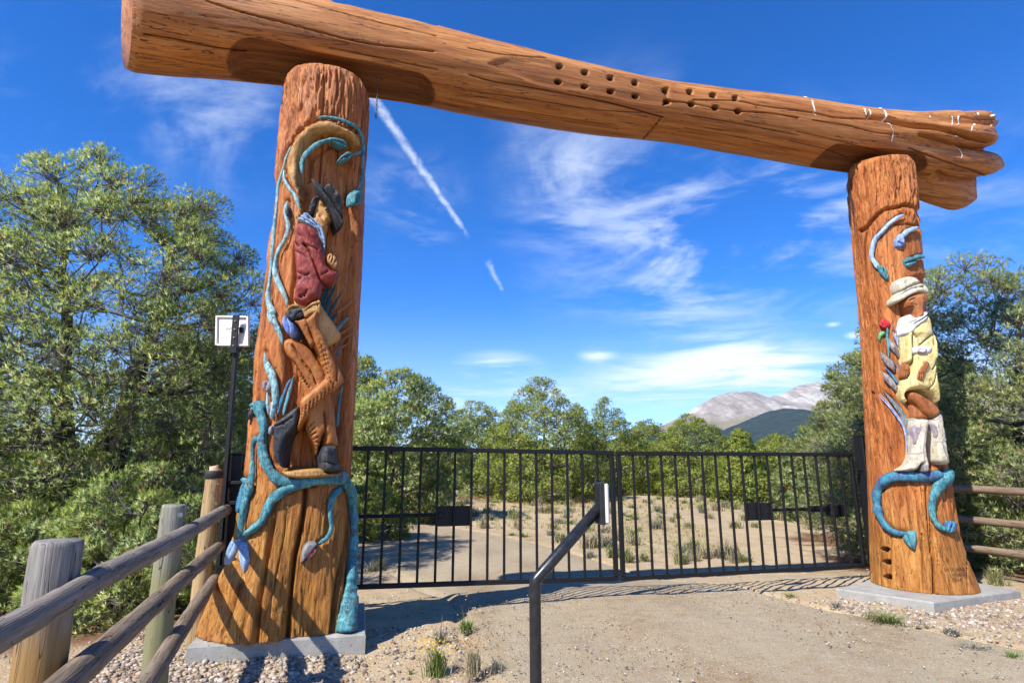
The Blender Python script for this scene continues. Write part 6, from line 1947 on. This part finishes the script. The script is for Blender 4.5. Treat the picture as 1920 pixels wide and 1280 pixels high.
def build_plants():
    # foreground weeds by the road's left edge
    W = []
    def weed(px, py, lab, parts, scale=1.0, y=None):
        g = at_height(px, py, -0.02)
        loc = np.array([g[0], g[1], gz(g[0], g[1])])
        t = thing('weed_plant', loc, lab, 'weed')
        for p in parts:
            kind, args = p[0], p[1:]
            if kind == 'b':
                n, h, sp, wd, mt, sd = args
                blade_tuft('stems', t, loc, n, h, sp, wd, M[mt], sd, 0.3)
            else:
                n, h, sp, sz, mt, sd = args
                flowers(t, loc, n, h, sp, sz, M[mt], sd)
    weed(818, 1268, 'yellow flowering weed on the gravel at the lower edge left of the keypad stand', [('b', 170, 0.25, 0.15, 0.0042, 'weed', 1), ('b', 50, 0.22, 0.15, 0.004, 'drygrass', 31), ('f', 60, 0.25, 0.17, 0.011, 'flower', 2)])
    weed(888, 1272, 'rust-brown dry weed between the yellow weed and the keypad stand', [('b', 120, 0.24, 0.12, 0.004, 'drygrass', 3), ('f', 40, 0.23, 0.13, 0.010, 'rustflower', 4)])
    weed(826, 1206, 'pale spiky weed with a tall seed stalk in the post shadow', [('b', 80, 0.17, 0.12, 0.0042, 'sage', 5), ('b', 4, 0.34, 0.05, 0.0045, 'drygrass', 6)])
    weed(874, 1190, 'green weed with two thin orange-tipped stalks at the road edge', [('b', 110, 0.15, 0.13, 0.0042, 'weed', 7), ('b', 4, 0.36, 0.08, 0.004, 'weed', 8), ('f', 6, 0.36, 0.06, 0.009, 'rustflower', 9)])
    weed(930, 1268, 'small grey-green weed left of the keypad stand', [('b', 70, 0.13, 0.12, 0.004, 'sage', 10)])
    weed(770, 1262, 'tiny green weed on the gravel in front of the left footing', [('b', 26, 0.06, 0.06, 0.003, 'weed', 11)])
    weed(1870, 1102, 'yellow-green grass clump right of the right footing', [('b', 170, 0.28, 0.22, 0.0045, 'grass', 12)])
    weed(1660, 1175, 'green weed strip at the road edge in front of the right footing', [('b', 200, 0.13, 0.34, 0.0045, 'weed', 13), ('b', 70, 0.15, 0.3, 0.004, 'drygrass', 14)])
    weed(1570, 1142, 'dark low weed left of the right footing', [('b', 60, 0.10, 0.14, 0.004, 'sage', 15)])
    weed(1785, 1190, 'grey low weed on the gravel before the right footing', [('b', 60, 0.08, 0.15, 0.004, 'sage', 16)])
    weed(1900, 1245, 'green weed near the lower right corner', [('b', 60, 0.10, 0.13, 0.0035, 'weed', 17)])
    weed(1830, 1228, 'greyish weed strip at the road edge near the lower right corner', [('b', 90, 0.09, 0.24, 0.0035, 'sage', 18)])
    weed(1480, 1122, 'small weeds at the road edge under the right leaf of the gate', [('b', 50, 0.09, 0.16, 0.0035, 'weed', 19)])
    weed(160, 1160, 'low leafy weed beyond the fence at the lower left', [('b', 80, 0.16, 0.2, 0.004, 'weed', 20)])
    # tufts on the dirt beyond the gate
    rs = np.random.RandomState(15)
    protos = []
    for k, (mt, n, h, sp) in enumerate([('grass', 80, 0.26, 0.22), ('drygrass', 70, 0.30, 0.24), ('sage', 70, 0.20, 0.26), ('weed', 60, 0.14, 0.2)]):
        o = blade_tuft('grass_tuft', None, np.zeros(3), n, h, sp, 0.0065, M[mt], 60 + k)
        tag(o, 'wild grass tuft on the bare dirt beyond the gate', 'grass tuft', 'grass tufts beyond the gate'); protos.append(o)
    cnt = 0
    used = [False] * 4
    for _ in range(6000):
        if cnt >= 290:
            break
        py = 905 + (1072 - 905) * rs.rand() ** 1.25; px = rs.uniform(640, 1640)
        g = at_height(px, py, -0.33 if py < 1085 else -0.05)
        x, y = g[0], g[1]
        if y > 48 or inside(np.array([[x, y]]), ROAD_POLY)[0] or np.dot(g - C_L, -NF) < 0.7:
            continue
        if vnoise(x * 0.3, y * 0.3) < 0.33:
            continue
        k = int(rs.choice(4, p=[0.36, 0.24, 0.22, 0.18]))
        o = protos[k] if not used[k] else protos[k].copy()
        if used[k]:
            COL.objects.link(o)
        used[k] = True
        s = rs.uniform(0.65, 1.5) * (1.0 + 0.015 * y)
        o.location = (x, y, gz(x, y) - 0.01); o.rotation_euler = (0, 0, rs.rand() * 6.28); o.scale = (s, s, s * rs.uniform(0.7, 1.15))
        cnt += 1
    V, F, T = [], [], []; n0 = 0
    for _ in range(5200):
        py = 893 + 150 * rs.rand() ** 1.3; px = rs.uniform(560, 1700)
        g = at_height(px, py, -0.33); x, y = g[0], g[1]
        if y > 90 or inside(np.array([[x, y]]), ROAD_POLY)[0] or vnoise(x * 0.25 + 4, y * 0.25) < 0.38:
            continue
        z = gz(x, y); big = rs.uniform(0.6, 1.3) * (0.5 + 0.5 * float(smooth(14, 34, y)))
        for q in range(9):
            az = rs.rand() * 6.28; d = np.array([math.cos(az), math.sin(az), 0]); b = np.array([x, y, z - 0.01]) + np.array([rs.randn(), rs.randn(), 0]) * 0.06 * big
            s_ = np.array([-d[1], d[0], 0]) * 0.016 * big
            V += [b - s_, b + s_, b + d * 0.10 * big + np.array([0, 0, 0.2 * big * rs.uniform(0.6, 1.1)])]; F.append((n0, n0 + 1, n0 + 2)); n0 += 3; T += [rs.rand()] * 3
    mesh_obj('meadow_grass', np.array(V), F, M['meadow'], None, True, attrs={'tone': np.array(T)}, kind='stuff')
    # little sprigs scattered through the gravel: nobody could count them
    V, F, T = [], [], []
    n0 = 0
    for _ in range(520):
        x, y = rs.uniform(-4.5, 8.5), rs.uniform(4.4, 9.0)
        if inside(np.array([[x, y]]), ROAD_POLY)[0] or vnoise(x * 1.1 + 7, y * 1.1) < 0.45:
            continue
        z = gz(x, y)
        for q in range(rs.randint(5, 14)):
            az = rs.rand() * 6.28; h = rs.uniform(0.015, 0.06); d = np.array([math.cos(az), math.sin(az), 0]); b = np.array([x, y, z - 0.004]) + np.array([rs.randn(), rs.randn(), 0]) * 0.018
            s = np.array([-d[1], d[0], 0]) * 0.0028
            V += [b - s, b + s, b + d * h * 0.7 + np.array([0, 0, h])]; F.append((n0, n0 + 1, n0 + 2)); n0 += 3; T += [rs.rand()] * 3
    mesh_obj('ground_sprigs', np.array(V), F, M['grass'], None, True, attrs={'tone': np.array(T)}, kind='stuff')


def build_gravel():
    m, w = material('loose_gravel')
    t = attr(w, 'tone'); c = coord(w)
    col = w.ramp(t, [(0.0, (0.13, 0.10, 0.08)), (0.2, (0.25, 0.20, 0.155)), (0.45, (0.36, 0.29, 0.225)), (0.68, (0.45, 0.38, 0.30)), (0.85, (0.54, 0.49, 0.42)), (0.94, (0.36, 0.21, 0.12)), (1.0, (0.40, 0.26, 0.16))])
    n = w.noise(c, 60, 4, 0.6)
    col = w.mix(w.range(n, 0.3, 0.7, 0.0, 0.4), col, w.mix(1.0, col, (0.7, 0.66, 0.6), 'MULTIPLY'))
    finish(w, col, 0.85, n, 0.3, 0.004, 0.25)
    g = (1 + 5 ** 0.5) / 2
    ico = unit(np.array([(-1, g, 0), (1, g, 0), (-1, -g, 0), (1, -g, 0), (0, -1, g), (0, 1, g), (0, -1, -g), (0, 1, -g), (g, 0, -1), (g, 0, 1), (-g, 0, -1), (-g, 0, 1)], float))
    fi = np.array([(0, 11, 5), (0, 5, 1), (0, 1, 7), (0, 7, 10), (0, 10, 11), (1, 5, 9), (5, 11, 4), (11, 10, 2), (10, 7, 6), (7, 1, 8), (3, 9, 4), (3, 4, 2), (3, 2, 6), (3, 6, 8), (3, 8, 9), (4, 9, 5), (2, 4, 11), (6, 2, 10), (8, 6, 7), (9, 8, 1)], np.int32)
    rs = np.random.RandomState(8)
    def scatter(n, area, lo, hi, power):
        x = rs.uniform(area[0], area[1], n); y = rs.uniform(area[2], area[3], n)
        P = np.stack([x, y], -1)
        ok = ~inside(P, ROAD_POLY) if not area[4] else inside(P, ROAD_POLY)
        ok &= rs.rand(n) < smooth(0.25, 0.6, vnoise(x * 1.4 + 3, y * 1.4)) * 0.7 + 0.3
        x, y = x[ok], y[ok]
        return x, y, lo + (hi - lo) * rs.rand(len(x)) ** power
    sets = [scatter(5200, (-3.6, 0.1, 4.2, 6.3, False), 0.006, 0.026, 2.6), scatter(5200, (3.2, 8.2, 5.0, 7.4, False), 0.006, 0.026, 2.6), scatter(2600, (-6, 9, 4.2, 11, False), 0.006, 0.022, 2.5), scatter(8000, (-1.0, 6.5, 3.9, 8.2, True), 0.0035, 0.012, 2.4),
            scatter(1500, (-3.4, -1.2, 4.5, 5.45, False), 0.010, 0.032, 2.0), scatter(1500, (3.7, 6.8, 6.2, 7.3, False), 0.010, 0.032, 2.0)]
    x = np.concatenate([q[0] for q in sets]); y = np.concatenate([q[1] for q in sets]); r = np.concatenate([q[2] for q in sets])
    z = ground_z(x, y)
    road = inside(np.stack([x, y], -1), ROAD_POLY)
    z = np.where(road, base_z(x, y) + 0.055, z)
    N = len(x)
    ax = unit(rs.randn(N, 3)); ang = rs.rand(N) * 6.28
    v = ico[None] * (1 + 0.42 * (rs.rand(N, 12, 1) - 0.5) * 2) * (np.stack([rs.uniform(0.75, 1.35, N), rs.uniform(0.7, 1.1, N), rs.uniform(0.45, 0.8, N)], -1) * r[:, None])[:, None]
    ca, sa = np.cos(ang)[:, None], np.sin(ang)[:, None]
    vx = v[..., 0] * ca - v[..., 1] * sa; vy = v[..., 0] * sa + v[..., 1] * ca
    V = np.stack([vx + x[:, None], vy + y[:, None], v[..., 2] + (z + r * 0.18)[:, None]], -1)
    F = (fi[None] + (np.arange(N) * 12)[:, None, None]).reshape(-1, 3).astype(np.int32)
    mesh_obj('loose_gravel', V.reshape(-1, 3), F, m, None, True, attrs={'tone': np.repeat(rs.rand(N), 12)}, kind='stuff')


def build_haze():
    m = bpy.data.materials.new('thin_air'); m.use_nodes = True
    w = NT(m.node_tree)
    v = w.add('ShaderNodeVolumePrincipled'); w.set(v, 'Color', (0.62, 0.78, 1.0)); w.set(v, 'Density', 0.000024); w.set(v, 'Anisotropy', 0.0)
    o = w.add('ShaderNodeOutputMaterial'); w.set(o, 'Volume', v.outputs[0])
    mb = MB(); mb.box((0, 5600, 722), (19600, 12600, 1456))
    h = mb.build('haze', m, None, kind='stuff')
    return h


# ------------------------------------------------------------------ build it all
build_mountains()
if HAZE:
    build_haze()
build_ground()
build_road()
prism_slab('concrete_slab', [(-2.71, 5.17), (-1.31, 5.54), (-1.62, 6.72), (-3.02, 6.35)], -0.35, 0.12, 'thick concrete footing under the left carved post')
prism_slab('concrete_slab', [(4.71, 6.83), (6.22, 7.45), (5.75, 8.75), (4.02, 7.55)], -0.30, 0.10, 'concrete footing with a corner pointing forward under the right carved post')
build_left_post()
build_right_post()
build_beam()
build_gate()
build_fences()
build_solar()
build_keypad()
build_chains()
build_trees()
build_plants()
build_gravel()
